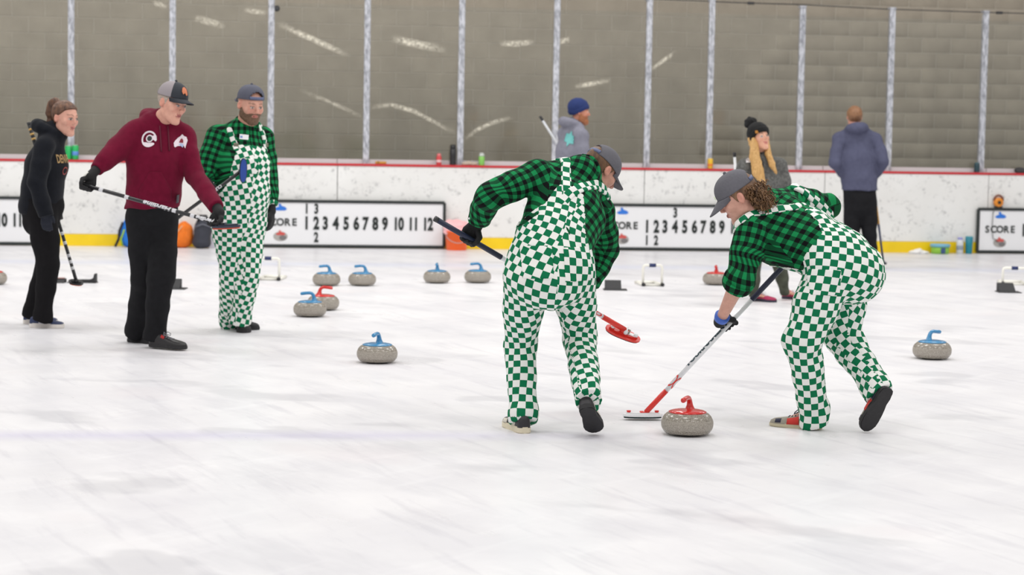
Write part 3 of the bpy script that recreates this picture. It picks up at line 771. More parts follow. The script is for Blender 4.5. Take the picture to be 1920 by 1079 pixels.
# ------------------------------------------------------------------ things on the ice along the boards
def foot(px, n=-0.2): return wpt(wpix(px, 455, n)[0], n, 0)
M_ORG = P_('orange_bucket', (250, 104, 34), .4)
c = foot(856, -0.22); t = thing('orange_pail', c, 'orange pail holding a pale pink plastic bag, by the end of a scoreboard', 'pail')
bm = bmesh.new(); add_lathe(bm, [(0.118, 0), (0.125, 0.01), (0.142, 0.22), (0.148, 0.222), (0.148, 0.235), (0.138, 0.235), (0.13, 0.1), (0.0, 0.05)], 28, c); bm_obj('pail_body', bm, M_ORG, t, True)
bm = bmesh.new(); add_tube(bm, [c + ES * (0.146 * math.cos(a)) + EZ * (0.215 - 0.12 * math.sin(a)) - EN * 0.07 * math.sin(a) - EN * .10 * math.sin(a) for a in np.linspace(0, math.pi, 14)], 0.004, 6); bm_obj('bail_handle', bm, P_('wire', (170, 170, 170), .3), t, True)
pr = [ellip(c + ES * x + EZ * z, r) for x, z, r in ((0, .26, (.12, .11, .08)), (-.06, .3, (.09, .08, .07)), (.05, .31, (.09, .08, .06)), (-.1, .24, (.07, .08, .07)))]
P, Q = surfnet(union(pr, 0.05), 0.012); P = cloth(P, Q, 0.012, 30, 5); link_mesh('plastic_bag', mesh_np('g', P, Q), P_('pink_film', (248, 190, 192), .3), t, True)
bagm = lambda n, c, r=.75: mat(n, c, r, var=.12, vscale=20)
def soft_bag(name, c, label, cat, parts, m, h=0.012, amp=0.008, extra=()):
    t = thing(name, c, label, cat)
    P, Q = surfnet(union([ellip(c + ES * s + EN * n + EZ * z, r, RW) for s, n, z, r in parts], 0.06), h); P[:, 2] = np.maximum(P[:, 2], 0.0)
    P = cloth(P, Q, amp, 16, 11); P[:, 2] = np.maximum(P[:, 2], 0.0); link_mesh('bag_body', mesh_np('g', P, Q), m, t, True)
    for nm, pts, r, mm in extra:
        bm = bmesh.new(); add_tube(bm, [c + ES * s + EN * n + EZ * z for s, n, z in pts], r, 8, flat=(EN, .5)); bm_obj(nm, bm, mm, t, True)
    return t
M_BLKF = bagm('black_fabric', (34, 35, 42))
soft_bag('blue_backpack', foot(240), 'bright blue backpack standing by the boards behind the man in maroon', 'backpack', [(.0, 0, .14, (.1, .1, .15)), (.03, 0, .27, (.08, .09, .12)), (.02, -.07, .1, (.07, .06, .08))], bagm('blue_fabric', (22, 112, 206)), extra=[('shoulder_strap', [(-.06, -.04, .3), (-.1, -.06, .2), (-.11, -.05, .1), (-.15, -.06, .01)], .016, M_BLKF), ('trim_strap', [(-.04, -.1, .22), (-.08, -.1, .1), (-.06, -.1, .02)], .01, bagm('lime_trim', (150, 190, 40))), ('side_pocket', [(.02, -.08, .3), (.03, -.11, .36)], .035, bagm('deep_blue', (30, 60, 180)))])
soft_bag('orange_bag', foot(339), 'orange soft bag slumped by the boards, left of the dark duffel bag', 'bag', [(0, 0, .1, (.14, .12, .11)), (.04, 0, .2, (.1, .1, .12)), (-.08, 0, .07, (.1, .1, .07))], bagm('orange_fabric', (232, 118, 26)), extra=[('drawstring', [(.02, -.1, .27), (-.04, -.12, .2), (-.1, -.11, .12)], .006, bagm('pale_cord', (220, 180, 140)))])
soft_bag('dark_duffel_bag', foot(380, -.3), 'dark grey duffel bag standing upright against the boards', 'bag', [(0, 0, .16, (.10, .12, .16)), (.015, 0, .27, (.095, .1, .1)), (-.01, 0, .06, (.11, .12, .07))], bagm('charcoal_fabric', (54, 56, 66)), extra=[('carry_handle', [(-.06, -.06, .33), (-.03, -.09, .4), (.04, -.09, .4), (.07, -.06, .33)], .014, M_BLKF), ('zip', [(-.1, -.1, .26), (0, -.13, .3), (.1, -.1, .26)], .007, bagm('zip_grey', (110, 112, 122)))])
t = thing('white_carton', foot(402, -.08), 'small white carton by the boards behind the overalls man', 'carton')
bm = bmesh.new(); add_box(bm, foot(402, -.08) + EZ * .12, (.13, .1, .24), RW, .004); bm_obj('carton_body', bm, P_('carton_white', (222, 220, 230), .6), t)
bm = bmesh.new(); add_box(bm, foot(402, -.08) + EZ * .243, (.135, .105, .012), RW, .003); bm_obj('lid', bm, P_('carton_lid', (206, 204, 216), .6), t)
c = foot(1763, -.15); t = thing('snack_tub', c, 'low blue tub with lime green sides by the yellow kick plate', 'tub')
bm = bmesh.new(); add_lathe(bm, [(.10, 0), (.115, .01), (.118, .09), (.11, .092), (.1, .02), (0, .015)], 28, c); bm_obj('tub_body', bm, P_('tub_lime', (142, 196, 66)), t, True)
bm = bmesh.new(); add_lathe(bm, [(.118, .088), (.128, .09), (.128, .122), (.118, .126), (0, .126)], 28, c); bm_obj('lid', bm, P_('tub_blue', (116, 178, 204)), t, True)
bm = bmesh.new(); add_box(bm, c - EN * .116 + EZ * .045, (.06, .012, .07), RW, .003); bm_obj('front_label', bm, P_('tub_label', (58, 84, 130)), t)
bottle('water_bottle', 0, 'clear white bottle with a violet lid, left of the teal tumbler on the ice', 'bottle', [(.038, 0), (.045, .01), (.045, .15), (.03, .185), (.0, .187)], P_('bottle_clear', (214, 216, 220), .25), cyl(.033, .18, .21), P_('lid_violet', (150, 150, 216)), base=foot(1800, -.12), bandprof=cyl(.0455, .05, .11, .001), bandm=P_('band_grey', (150, 160, 172)))
bottle('teal_tumbler', 0, 'teal tumbler standing on the ice beside the right-hand scoreboard', 'tumbler', [(.038, 0), (.042, .008), (.05, .2), (.046, .204)], P_('tumbler_teal', (18, 128, 148), .3), cyl(.05, .2, .225), P_('tumbler_lid', (60, 150, 166)), base=foot(1817, -.12), bandprof=cyl(.0455, .09, .1, .001), bandm=P_('tumbler_band', (14, 100, 120)))
c = foot(1722, -.14); t = thing('crumpled_paper', c, 'crumpled white paper on the ice left of the low blue tub', 'paper')
P, Q = surfnet(union([ellip(c + ES * s + EZ * z, r) for s, z, r in ((-.07, .015, (.07, .05, .02)), (0, .03, (.06, .05, .03)), (.07, .015, (.07, .05, .018)))], .02), .008); P = cloth(P, Q, .008, 40, 8); P[:, 2] = np.maximum(P[:, 2], 0); link_mesh('paper', mesh_np('g', P, Q), P_('paper_white', (240, 238, 236), .8), t, True)
# tape reel on the right-hand board
c = wp_pix(1872, 378, -0.05); c = c - EZ * c[2] + EZ * .664; t = thing('measuring_reel', c, 'orange and black tape reel sitting on the top edge of the right-hand scoreboard', 'tape reel')
Rr = np.stack([ES, EZ, -EN], 1)
bm = bmesh.new(); add_lathe(bm, [(.03, -.03), (.058, -.028), (.062, 0), (.058, .028), (.03, .03)], 26, c, Rr); bm_obj('reel_drum', bm, P_('reel_orange', (228, 140, 40)), t, True)
bm = bmesh.new(); add_lathe(bm, [(.0, .03), (.02, .031), (.022, .04), (0, .042)], 16, c, Rr); bm_obj('hub', bm, P_('reel_black', (34, 26, 22)), t, True)
bm = bmesh.new(); add_tube(bm, [c + ES * .062 * math.cos(a) + EZ * (.015 + .075 * math.sin(a)) for a in np.linspace(.1, math.pi - .1, 12)], .014, 8); bm_obj('carry_handle', bm, P_('reel_brown', (120, 62, 34)), t, True)
bm = bmesh.new(); add_box(bm, c - EZ * .06, (.1, .05, .02), RW, .004); bm_obj('reel_foot', bm, P_('reel_black', (34, 26, 22)), t)
pts = [c + ES * -.05 - EN * .03 - EZ * .05, wp_pix(1862, 400, -.075), wp_pix(1860, 430, -.075), wp_pix(1862, 447, -.075), wp_pix(1872, 455, -.075)]
bm = bmesh.new(); add_tube(bm, pts, .005, 6); bm_obj('tape_end', bm, P_('cord_dark', (60, 62, 60)), t, True)

# ------------------------------------------------------------------ curling stones
M_GRAN = granite_mat(); M_RING = mat('running_band', (52, 52, 54), 0.5)
M_HB = mat('handle_blue', (54, 132, 180), 0.22, coat=0.4); M_HR = mat('handle_red', (206, 40, 36), 0.2, coat=0.5)
SR, SHT = 0.1325, 0.116
def stone_proto(hm):
    pr = [(0.062, 0.004), (0.075, 0.006), (0.098, 0.013)]
    for k in range(15):
        a = -1.05 + 2.1 * k / 14; pr.append((SR - 0.042 * (1 - math.cos(a)) * 1.0, SHT / 2 + 0.047 * math.sin(a) / math.sin(1.05)))
    pr += [(0.105, 0.1105), (0.09, SHT)]
    parts = []
    bm = bmesh.new(); add_lathe(bm, pr, 48); parts.append(('granite_body', bm, M_GRAN))
    bm = bmesh.new(); add_lathe(bm, [(0.056, 0.0), (0.066, 0.0), (0.07, 0.003), (0.062, 0.006)], 40); parts.append(('running_band', bm, M_RING))
    bm = bmesh.new(); add_lathe(bm, [(0.093, 0.112), (0.097, 0.115), (0.096, 0.119), (0.08, 0.125), (0.05, 0.130), (0.0, 0.132)], 44)
    parts.append(('handle_plate', bm, hm))
    # goose-neck: rises behind the centre, curls over and runs level to the grip
    pts = [(-0.034, 0, 0.122), (-0.033, 0, 0.133), (-0.031, 0, 0.148), (-0.028, 0, 0.162), (-0.022, 0, 0.175), (-0.012, 0, 0.184), (0.002, 0, 0.188), (0.025, 0, 0.187), (0.05, 0, 0.184), (0.068, 0, 0.182), (0.074, 0, 0.181), (0.077, 0, 0.181)]
    rr = [0.033, 0.022, 0.0165, 0.0145, 0.0135, 0.013, 0.0125, 0.0125, 0.013, 0.013, 0.011, 0.006]
    bm = bmesh.new(); add_tube(bm, pts, rr, 16); parts.append(('handle_grip', bm, hm))
    return [(n, bm_to_mesh(n, b, m)) for n, b, m in parts]
def bm_to_mesh(n, bm, m):
    me = bpy.data.meshes.new(n); bmesh.ops.recalc_face_normals(bm, faces=bm.faces); bm.to_mesh(me); bm.free(); me.materials.append(m)
    me.polygons.foreach_set('use_smooth', [True] * len(me.polygons)); return me
PB, PRD = stone_proto(M_HB), stone_proto(M_HR)
def stone(px, py, red, yaw, label):
    d = ground(px, py); c = d + nrm(A(d[0], d[1], 0)) * 0.085        # the visible foot lies in front of the centre
    t = thing('curling_stone', (c[0], c[1], 0), label, 'curling stone', 'curling stones on the sheets', yaw)
    for n, me in (PRD if red else PB):
        o = bpy.data.objects.new(n, me); COL.objects.link(o); o.parent = t
R_ = math.radians
stone(1288, 820, True, R_(-115), 'granite curling stone with a red handle, sliding in front of the white broom head')
stone(707, 683, False, R_(-108), 'blue-handled stone alone on open ice, nearest of those left of the sweepers')
stone(1747, 675.5, False, R_(35), 'granite curling stone with a blue handle, alone on the ice at the right side')
stone(581, 595.5, False, R_(185), 'blue-handled granite stone overlapping the red-handled stone behind it')
stone(606, 583, True, R_(3), 'red-handled granite stone half hidden behind a blue-handled stone')
stone(612, 537, False, R_(205), 'blue-handled granite stone in the far row, just behind the touching red and blue pair')
stone(679, 537, False, R_(185), 'blue-handled granite stone in the far row, second from its left end')
stone(819, 532, False, R_(-93), 'blue-handled granite stone in the far row with its handle pointing at the viewer')
stone(895.5, 531.5, False, R_(190), 'blue-handled granite stone in the far row beside the left hip of the middle sweeper')
stone(1342, 535.5, True, R_(-100), 'red-handled granite stone in the distance, by the rolled sleeve of the right-hand sweeper')
stone(-14, 535, True, R_(150), 'granite stone cut by the left edge of the frame, behind the ponytailed woman')

# ------------------------------------------------------------------ hacks and delivery frames
M_RUB = mat('black_rubber', (44, 44, 46), 0.7, var=.15, vscale=60)
def hack(px, py, label, w=0.155):
    c = ground(px, py); t = thing('rubber_hack', c, label, 'hack', 'rubber hacks set in the ice')
    bm = bmesh.new(); pro = [(-0.0, 0.0), (0.16, 0.0), (0.16, 0.085), (0.13, 0.09), (0.02, 0.022)]
    add_prism(bm, pro, c - A(w / 2, 0, 0), A(0, 1, 0), A(0, 0, 1), A(1, 0, 0), w); bm_obj('rubber_wedge', bm, M_RUB, t)
    bm = bmesh.new(); add_box(bm, c + A(0.02, .07, .004), (w + .07, .19, .008), None, .003); bm_obj('base_plate', bm, M_DARK, t)
hack(320, 543, 'black rubber hack wedge on the ice between the legs of maroon man and bib-overalls man')
hack(1150, 545, 'black rubber hack wedge left of the white delivery frame between the sweepers')
hack(1890, 549.5, 'black rubber hack wedge on the ice at the right edge, below a white delivery frame')
c = ground(153, 531); t = thing('rubber_scraper', c, 'long black rubber hack with an upturned end, behind the ponytailed woman\'s broom', 'hack')
bm = bmesh.new(); pro = [(-.125, 0), (.13, 0), (.13, .085), (.118, .088), (.108, .05), (.075, .03), (-.125, .026)]
add_prism(bm, pro, c, A(1, 0, 0), A(0, 0, 1), A(0, 1, 0), .09); bm_obj('rubber_bar', bm, M_RUB, t)
bm = bmesh.new(); add_box(bm, c + A(0, .05, .004), (.27, .13, .008), None, .003); bm_obj('base_plate', bm, M_DARK, t)
c = ground(111, 531.5); t = thing('flat_hack', c, 'low dark hack with a pinkish top, just behind the ponytailed woman\'s knees', 'hack')
bm = bmesh.new(); add_prism(bm, [(0, 0), (.14, 0), (.14, .035), (.1, .04), (.02, .012)], c - A(.05, 0, 0), A(0, 1, 0), A(0, 0, 1), A(1, 0, 0), .09); bm_obj('rubber_wedge', bm, M_RUB, t)
bm = bmesh.new(); add_box(bm, c + A(-.005, .1, .042), (.07, .05, .01), None, .003); bm_obj('pink_pad', bm, P_('dusty_pink', (176, 140, 136)), t)
M_PVC = mat('white_pvc', (240, 238, 228), 0.35); M_NAVY = mat('navy_grip', (34, 48, 96), 0.6)
def delivery_frame(c, yaw, label, w=0.19, h=0.205, ln=0.36):
    """a stabiliser of white pipe: two runners, an arch with a padded bar, rubber feet"""
    t = thing('delivery_frame', c, label, 'delivery frame', 'white delivery frames by the hacks')
    ca, sa = math.cos(yaw), math.sin(yaw); ex = A(ca, sa, 0); ey = A(-sa, ca, 0); g = lambda x, y, z: c + ex * x + ey * y + A(0, 0, z)
    r = 0.0135
    bm = bmesh.new(); add_tube(bm, [g(-w / 2, 0, r), g(-w / 2, 0, h - .025), g(-w / 2 + .007, 0, h - .007), g(-w / 2 + .025, 0, h), g(w / 2 - .025, 0, h), g(w / 2 - .007, 0, h - .007), g(w / 2, 0, h - .025), g(w / 2, 0, r)], r, 12); bm_obj('arch_pipe', bm, M_PVC, t, True)
    for sx in (-1, 1):
        bm = bmesh.new(); add_tube(bm, [g(sx * w / 2, -.03, r), g(sx * w / 2, ln, r)], r, 12); bm_obj('runner_pipe', bm, M_PVC, t, True)
        bm = bmesh.new(); add_tube(bm, [g(sx * w / 2, -.045, r + .004), g(sx * w / 2, -.02, r + .004)], r + .005, 12); bm_obj('rubber_foot', bm, M_RUB, t, True)
    for yy in (0.0, ln):
        bm = bmesh.new(); add_tube(bm, [g(-w / 2, yy, r), g(w / 2, yy, r)], r, 12); bm_obj('cross_pipe', bm, M_PVC, t, True)
    bm = bmesh.new(); add_tube(bm, [g(-.035, 0, h), g(.03, 0, h)], r + .005, 12); bm_obj('grip_sleeve', bm, M_NAVY, t, True)
g1 = ground(1223, 537); delivery_frame(g1, R_(8), 'white pipe delivery frame with a navy grip, on the ice between the two sweepers')
g2 = ground(503, 526); delivery_frame(g2, R_(-4), 'white pipe delivery frame beside the hip of the man in bib overalls', w=.215, h=.215)
g3 = ground(1902, 535); delivery_frame(g3, R_(-6), 'white pipe delivery frame at the right edge, above a rubber hack', w=.24, h=.175)
# ------------------------------------------------------------------ people
M_SKIN = skin_mat()
class Head:
    """a head in its own frame: x to the person's right, y forward, z up, metres for an adult"""
    def __init__(s, c, fwd, up, size=1.0, wide=1.0, fem=False):
        s.fem = fem
        s.c = np.asarray(c, float); U = nrm(up); F = nrm(np.asarray(fwd) - U * (np.asarray(fwd) @ U)); s.M = np.stack([np.cross(F, U), F, U], 1); s.s = size; s.w = wide
    def loc(s, P):
        q = (P - s.c) @ s.M / s.s; q[:, 0] /= s.w; return q
    def out(s, q): q = np.asarray(q, float); return s.c + s.M @ (q * s.s * A(s.w, 1, 1))
    def dist(s, q, feat=True, ears=True):
        e = lambda c, r: ellip(c, r)[0](q); k = lambda a, b, ra, rb: cone(a, b, ra, rb)[0](q)
        ax = np.abs(q[:, 0]); qa = q.copy(); qa[:, 0] = ax
        ea = lambda c, r: ellip(c, r)[0](qa); ka = lambda a, b, ra, rb: cone(a, b, ra, rb)[0](qa)
        d = smin(e((0, -.012, .035), (.076, .097, .083)), e((0, .022, -.03), (.060, .066, .08)), .035)
        d = smin(d, ka((.046, -.002, -.062), (.012, .062, -.098), .022, .018), .035)
        d = smin(d, ka((0, .072, -.102), (.012, .07, -.102), .017, .015), .02)
        d = smin(d, ea((.043, .055, -.018), (.024, .026, .026)), .02)
        if feat:
            d = smin(d, ka((0, .083 if s.fem else .086, .027), (.036, .076 if s.fem else .078, .028), .010, .009), .014)
            sk = ball((.032, .101, .006), .0165)[0](qa); h = np.maximum(.012 - np.abs(d + sk), 0) / .012; d = np.maximum(d, -sk) + h * h * .003
            d = smin(d, ball((.031, .0785, .006), .0135)[0](qa), .003)
            d = smin(d, k((0, .089, .022), (0, .105, -.020) if s.fem else (0, .111, -.021), .0075, .0095 if s.fem else .012), .010)
            d = smin(d, ball((.0105 if s.fem else .0125, .096 if s.fem else .099, -.026), .0065 if s.fem else .0085)[0](qa), .007)
            d = smin(d, ka((0, .0935, -.0515), (.02, .083, -.055), .0052, .004), .008)
            d = smin(d, ka((0, .092, -.0625), (.018, .082, -.0585), .0060, .004), .008)
        if not ears: return d
        ear = np.maximum(ea((.080, -.010, -.002), (.012, .0185, .031)), -ea((.091, -.004, .003), (.011, .011, .019)))
        return smin(d, ear, .006)
    def prim(s, feat=True):
        def f(P):
            d = np.sqrt(((P - s.c) ** 2).sum(1)) - .15 * s.s
            m = d < .06
            if m.any(): d[m] = s.dist(s.loc(P[m]), feat) * s.s
            return d
        return (f, s.c - .17 * s.s, s.c + .17 * s.s)
    def shell(s, t, region, noise=0.0, nf=70, seed=1):
        """hair, beard: the head's surface raised by t where region(q) < 0"""
        def f(P):
            d = np.sqrt(((P - s.c) ** 2).sum(1)) - .16 * s.s; m = d < .06
            if m.any():
                q = s.loc(P[m]); v = s.dist(q, False, False) - t
                if noise: v = v - noise * folds(q, nf, seed)
                d[m] = np.maximum(np.maximum(v, -(v + t + .012)), region(q)) * s.s
            return d
        return (f, s.c - .18 * s.s, s.c + .18 * s.s)
HAIRLINE = ([-.13, -.07, -.045, -.012, .012, .03, .055, .085, .12], [-.065, -.06, -.045, -.01, -.012, .038, .062, .078, .09])
def hair_short(q): return np.interp(q[:, 1], *HAIRLINE) - q[:, 2] - .004 * np.sin(q[:, 0] * 140)
def beard_region(q):
    line = np.interp(q[:, 1], [-.01, .015, .035, .06, .085, .11], [.0, -.012, -.035, -.048, -.036, -.034])
    d = q[:, 2] - line; mouth = np.sqrt((q[:, 0] / .021) ** 2 + ((q[:, 2] + .058) / .0095) ** 2) - 1
    return np.maximum(np.maximum(d, -.012 - q[:, 1]), np.where(q[:, 1] > .05, -mouth * .01, -1))
def face_colours(head, P, skin, brow, iris=(70, 60, 50), lips=(176, 96, 92), stubble=None):
    q = head.loc(P); C = np.tile(np.array(lin(skin)[:3]), (len(P), 1)); ax = np.abs(q[:, 0]); near = (np.sqrt((q ** 2).sum(1)) < .16) & (q[:, 1] > .03)
    def put(m, c, w=1.0): C[m] = C[m] * (1 - w) + np.array(lin(c)[:3]) * w
    put(near & (ax < .055) & (ax > .018) & (np.abs(q[:, 2] + .015) < .028), (204, 120, 104), .25)
    put(near & (ax < .018) & (q[:, 2] < .0) & (q[:, 2] > -.038) & (q[:, 1] > .092), (206, 122, 108), .15)
    ex, ez = ax - .031, q[:, 2] - .005
    put(near & (np.abs(ex) < .0155) & (np.abs(ez) < .0075 * (1 - (ex / .018) ** 2) + .0008), (196, 180, 172))
    put(near & (np.sqrt(ex ** 2 + ez ** 2) < .0058), iris); put(near & (np.abs(ex) < .016) & (np.abs(ez - .0085) < .0022), (90, 62, 54), .8)
    bz = .0310 + .0025 * np.sin((ax - .012) * 85); put(near & (ax > .012) & (ax < .05) & (np.abs(q[:, 2] - bz) < .0042), brow, .6)
    lz = np.where(q[:, 2] > -.057, -.051, -.0625)
    put(near & (ax < .022 - (np.abs(q[:, 2] - lz)) * .6) & (np.abs(q[:, 2] - lz) < .0065) & (q[:, 1] > .072), lips, .85)
    put(near & (ax < .02) & (np.abs(q[:, 2] + .0572) < .0018) & (q[:, 1] > .07), (96, 44, 44), .85)
    if stubble: put(near & (q[:, 2] < np.interp(q[:, 1], [0, .03, .06, .1], [0, -.02, -.04, -.035])), stubble[0], stubble[1])
    put((ax > .073) & (np.sqrt((q ** 2).sum(1)) < .13) & (np.abs(q[:, 2]) < .04), (214, 126, 108), .3)
    return C

def crown_mesh(name, head, parent, m, rev=False, tilt=0.0, opening=True, off=(0, -.008, .040), rad=(.087, .106, .094), rim=-.006, panel_mats=None, sq=0.86):
    """six-panel cap crown with its seams, over the head; open arch with a strap at the back"""
    nt, nph = 60, 14; c0, s0 = math.cos(tilt), math.sin(tilt)
    sg = -1 if rev else 1; Vv, idx = [], {}
    def pt(a, ph, k=1.0):
        cp = math.cos(ph) ** sq; sp = math.sin(ph) ** 0.95
        g = 1.0 + .012 * math.cos(6 * a) * math.sin(ph * 2)
        x, y, z = rad[0] * k * g * cp * math.sin(a), rad[1] * k * g * cp * math.cos(a), rad[2] * k * sp
        y, z = y * c0 - z * s0, y * s0 + z * c0
        return head.out((off[0] + sg * x, off[1] + sg * y, off[2] + z))
    phs = [None] + [i / nph * math.pi / 2 for i in range(nph)]
    for i, ph in enumerate(phs):
        for j in range(nt):
            a = 2 * math.pi * j / nt
            if ph is None:
                p0 = pt(a, 0.0); p = p0 + head.M[:, 2] * (rim * head.s)
            else: p = pt(a, ph)
            idx[i, j] = len(Vv); Vv.append(p)
    top = len(Vv); Vv.append(pt(0, math.pi / 2)); Fq, mi = [], []
    for i in range(len(phs) - 1):
        for j in range(nt):
            a = 2 * math.pi * (j + .5) / nt - math.pi
            if opening and i >= 1 and (a / .60) ** 2 + ((i - 1) / 4.2) ** 2 < 1: continue
            Fq.append((idx[i, j], idx[i, (j + 1) % nt], idx[i + 1, (j + 1) % nt], idx[i + 1, j])); mi.append(j)
    for j in range(nt): Fq.append((idx[len(phs) - 1, j], idx[len(phs) - 1, (j + 1) % nt], top)); mi.append(j)
    me = bpy.data.meshes.new(name); me.from_pydata([tuple(v) for v in Vv], [], Fq)
    o = link_mesh(name, me, m if panel_mats is None else list(panel_mats), parent, True)
    if panel_mats is not None:
        for p, j in zip(me.polygons, mi):
            a = (2 * math.pi * (j + .5) / nt + math.pi) % (2 * math.pi) - math.pi; p.material_index = 0 if abs(a) < math.radians(58) else 1
    sol = o.modifiers.new('thick', 'SOLIDIFY'); sol.thickness = .004; sol.offset = 1.0
    # button
    bm = bmesh.new(); bmesh.ops.create_uvsphere(bm, u_segments=12, v_segments=8, radius=.009 * head.s, matrix=Matrix.Translation(V3(pt(0, math.pi / 2, 1.02))))
    bm_obj('cap_button', bm, m if panel_mats is None else panel_mats[0], o, True)
    return o, pt
def brim_mesh(head, o, pt, m, rev=False, length=.072, droop=.02, half=1.12, edge_drop=.0):
    n, k = 22, 7; Vv = []; sg = -1 if rev else 1
    for i in range(n + 1):
        a = -half + 2 * half * i / n; base = pt(a, 0.0, 1.005)
        ext = length * max(0.0, math.cos(a / half * math.pi / 2)) ** .5
        for j in range(k + 1):
            t = j / k; side = math.sin(a)
            p = base + head.M[:, 1] * (sg * ext * t * head.s) + head.M[:, 2] * ((-.004 - droop * t * (.25 + .75 * ext / length) - edge_drop * (side ** 2) * (.35 + t)) * head.s) + head.M[:, 0] * (-side * .014 * t * sg * head.s)
            Vv.append(p)
    F = [(i * (k + 1) + j, (i + 1) * (k + 1) + j, (i + 1) * (k + 1) + j + 1, i * (k + 1) + j + 1) for i in range(n) for j in range(k)]
    b = link_mesh('brim', mesh_np('brim', Vv, F), m, o, True); sol = b.modifiers.new('thick', 'SOLIDIFY'); sol.thickness = .005; sol.offset = 0; return b
def strap_mesh(head, o, pt, m, w=.62):
    Vv = []; n = 14
    for i in range(n + 1):
        a = math.pi - w + 2 * w * i / n; p0 = pt(a, 0.0, 1.01); p1 = pt(a, .17, 1.012)
        Vv += [p0 - head.M[:, 2] * .002, p1]
    F = [(2 * i, 2 * i + 2, 2 * i + 3, 2 * i + 1) for i in range(n)]
    b = link_mesh('strap', mesh_np('strap', Vv, F), m, o, True); sol = b.modifiers.new('thick', 'SOLIDIFY'); sol.thickness = .004; sol.offset = 0

def grip_hand(p, a, w, thumb=1, rr=.0125, s=1.0, flip=1):
    """a hand closed on a rod: p on the rod, a along it, w from rod to wrist; returns segments (a, b, ra, rb) and the wrist"""
    a = nrm(a); w = nrm(w - a * (w @ a)); sd = np.cross(a, w) * flip; seg = []
    pol = lambda off, ph, r: p + a * off * s + (w * math.cos(ph) + sd * math.sin(ph)) * r * s
    wrist = p + (w * .092 + sd * .018) * s
    for i, (off, l) in enumerate(((.034, .94), (.0115, 1.0), (-.0115, .97), (-.033, .85))):
        off *= thumb; k = pol(off, .75, rr + .034); f1 = pol(off, 1.75 * l, rr + .024); f2 = pol(off * .97, 2.75 * l, rr + .0125); f3 = pol(off * .95, 3.9 * l, rr + .009)
        seg += [(wrist + a * off * .55 * s, k, .0145 * s, .0125 * s), (k, f1, .0105 * s, .0098 * s), (f1, f2, .0096 * s, .009 * s), (f2, f3, .009 * s, .0078 * s)]
    t0 = wrist + (a * .016 * thumb - w * .028) * s; t1 = pol(.040 * thumb, -.35, rr + .022); t2 = pol(.036 * thumb, -1.5, rr + .011); t3 = pol(.03 * thumb, -2.4, rr + .009)
    seg += [(t0, t1, .0145 * s, .0125 * s), (t1, t2, .0115 * s, .0105 * s), (t2, t3, .0105 * s, .0085 * s)]
    return seg, wrist
def loose_hand(wrist, dirn, palm, tdir, s=1.0, curl=.5):
    d = nrm(dirn); pn = nrm(palm - d * (palm @ d)); t = nrm(tdir - d * (tdir @ d) - pn * (tdir @ pn)); seg = []
    for off, L in ((.031, .070), (.010, .080), (-.011, .074), (-.030, .058)):
        k = wrist + (d * .088 + t * off) * s; seg.append((wrist + t * off * .55 * s, k, .015 * s, .0125 * s)); ang = curl * .5; p = k
        for j, fr in enumerate((.45, .3, .25)):
            q = p + (d * math.cos(ang) + pn * math.sin(ang)) * L * fr * s; seg.append((p, q, (.0105 - .0012 * j) * s, (.0098 - .0012 * j) * s)); p = q; ang += curl
    b = wrist + (d * .022 + t * .022) * s; m1 = b + (d * .6 + t * .62 + pn * .25) * .042 * s; m2 = m1 + (d * .85 + t * .2 + pn * .3) * .03 * s; m3 = m2 + (d * .9 + pn * .4) * .024 * s
    seg += [(b, m1, .0145 * s, .0125 * s), (m1, m2, .0115 * s, .0105 * s), (m2, m3, .0105 * s, .008 * s)]
    return seg
def hand_prims(seg, k=1.0): return [cone(a, b, ra * k, rb * k) for a, b, ra, rb in seg]

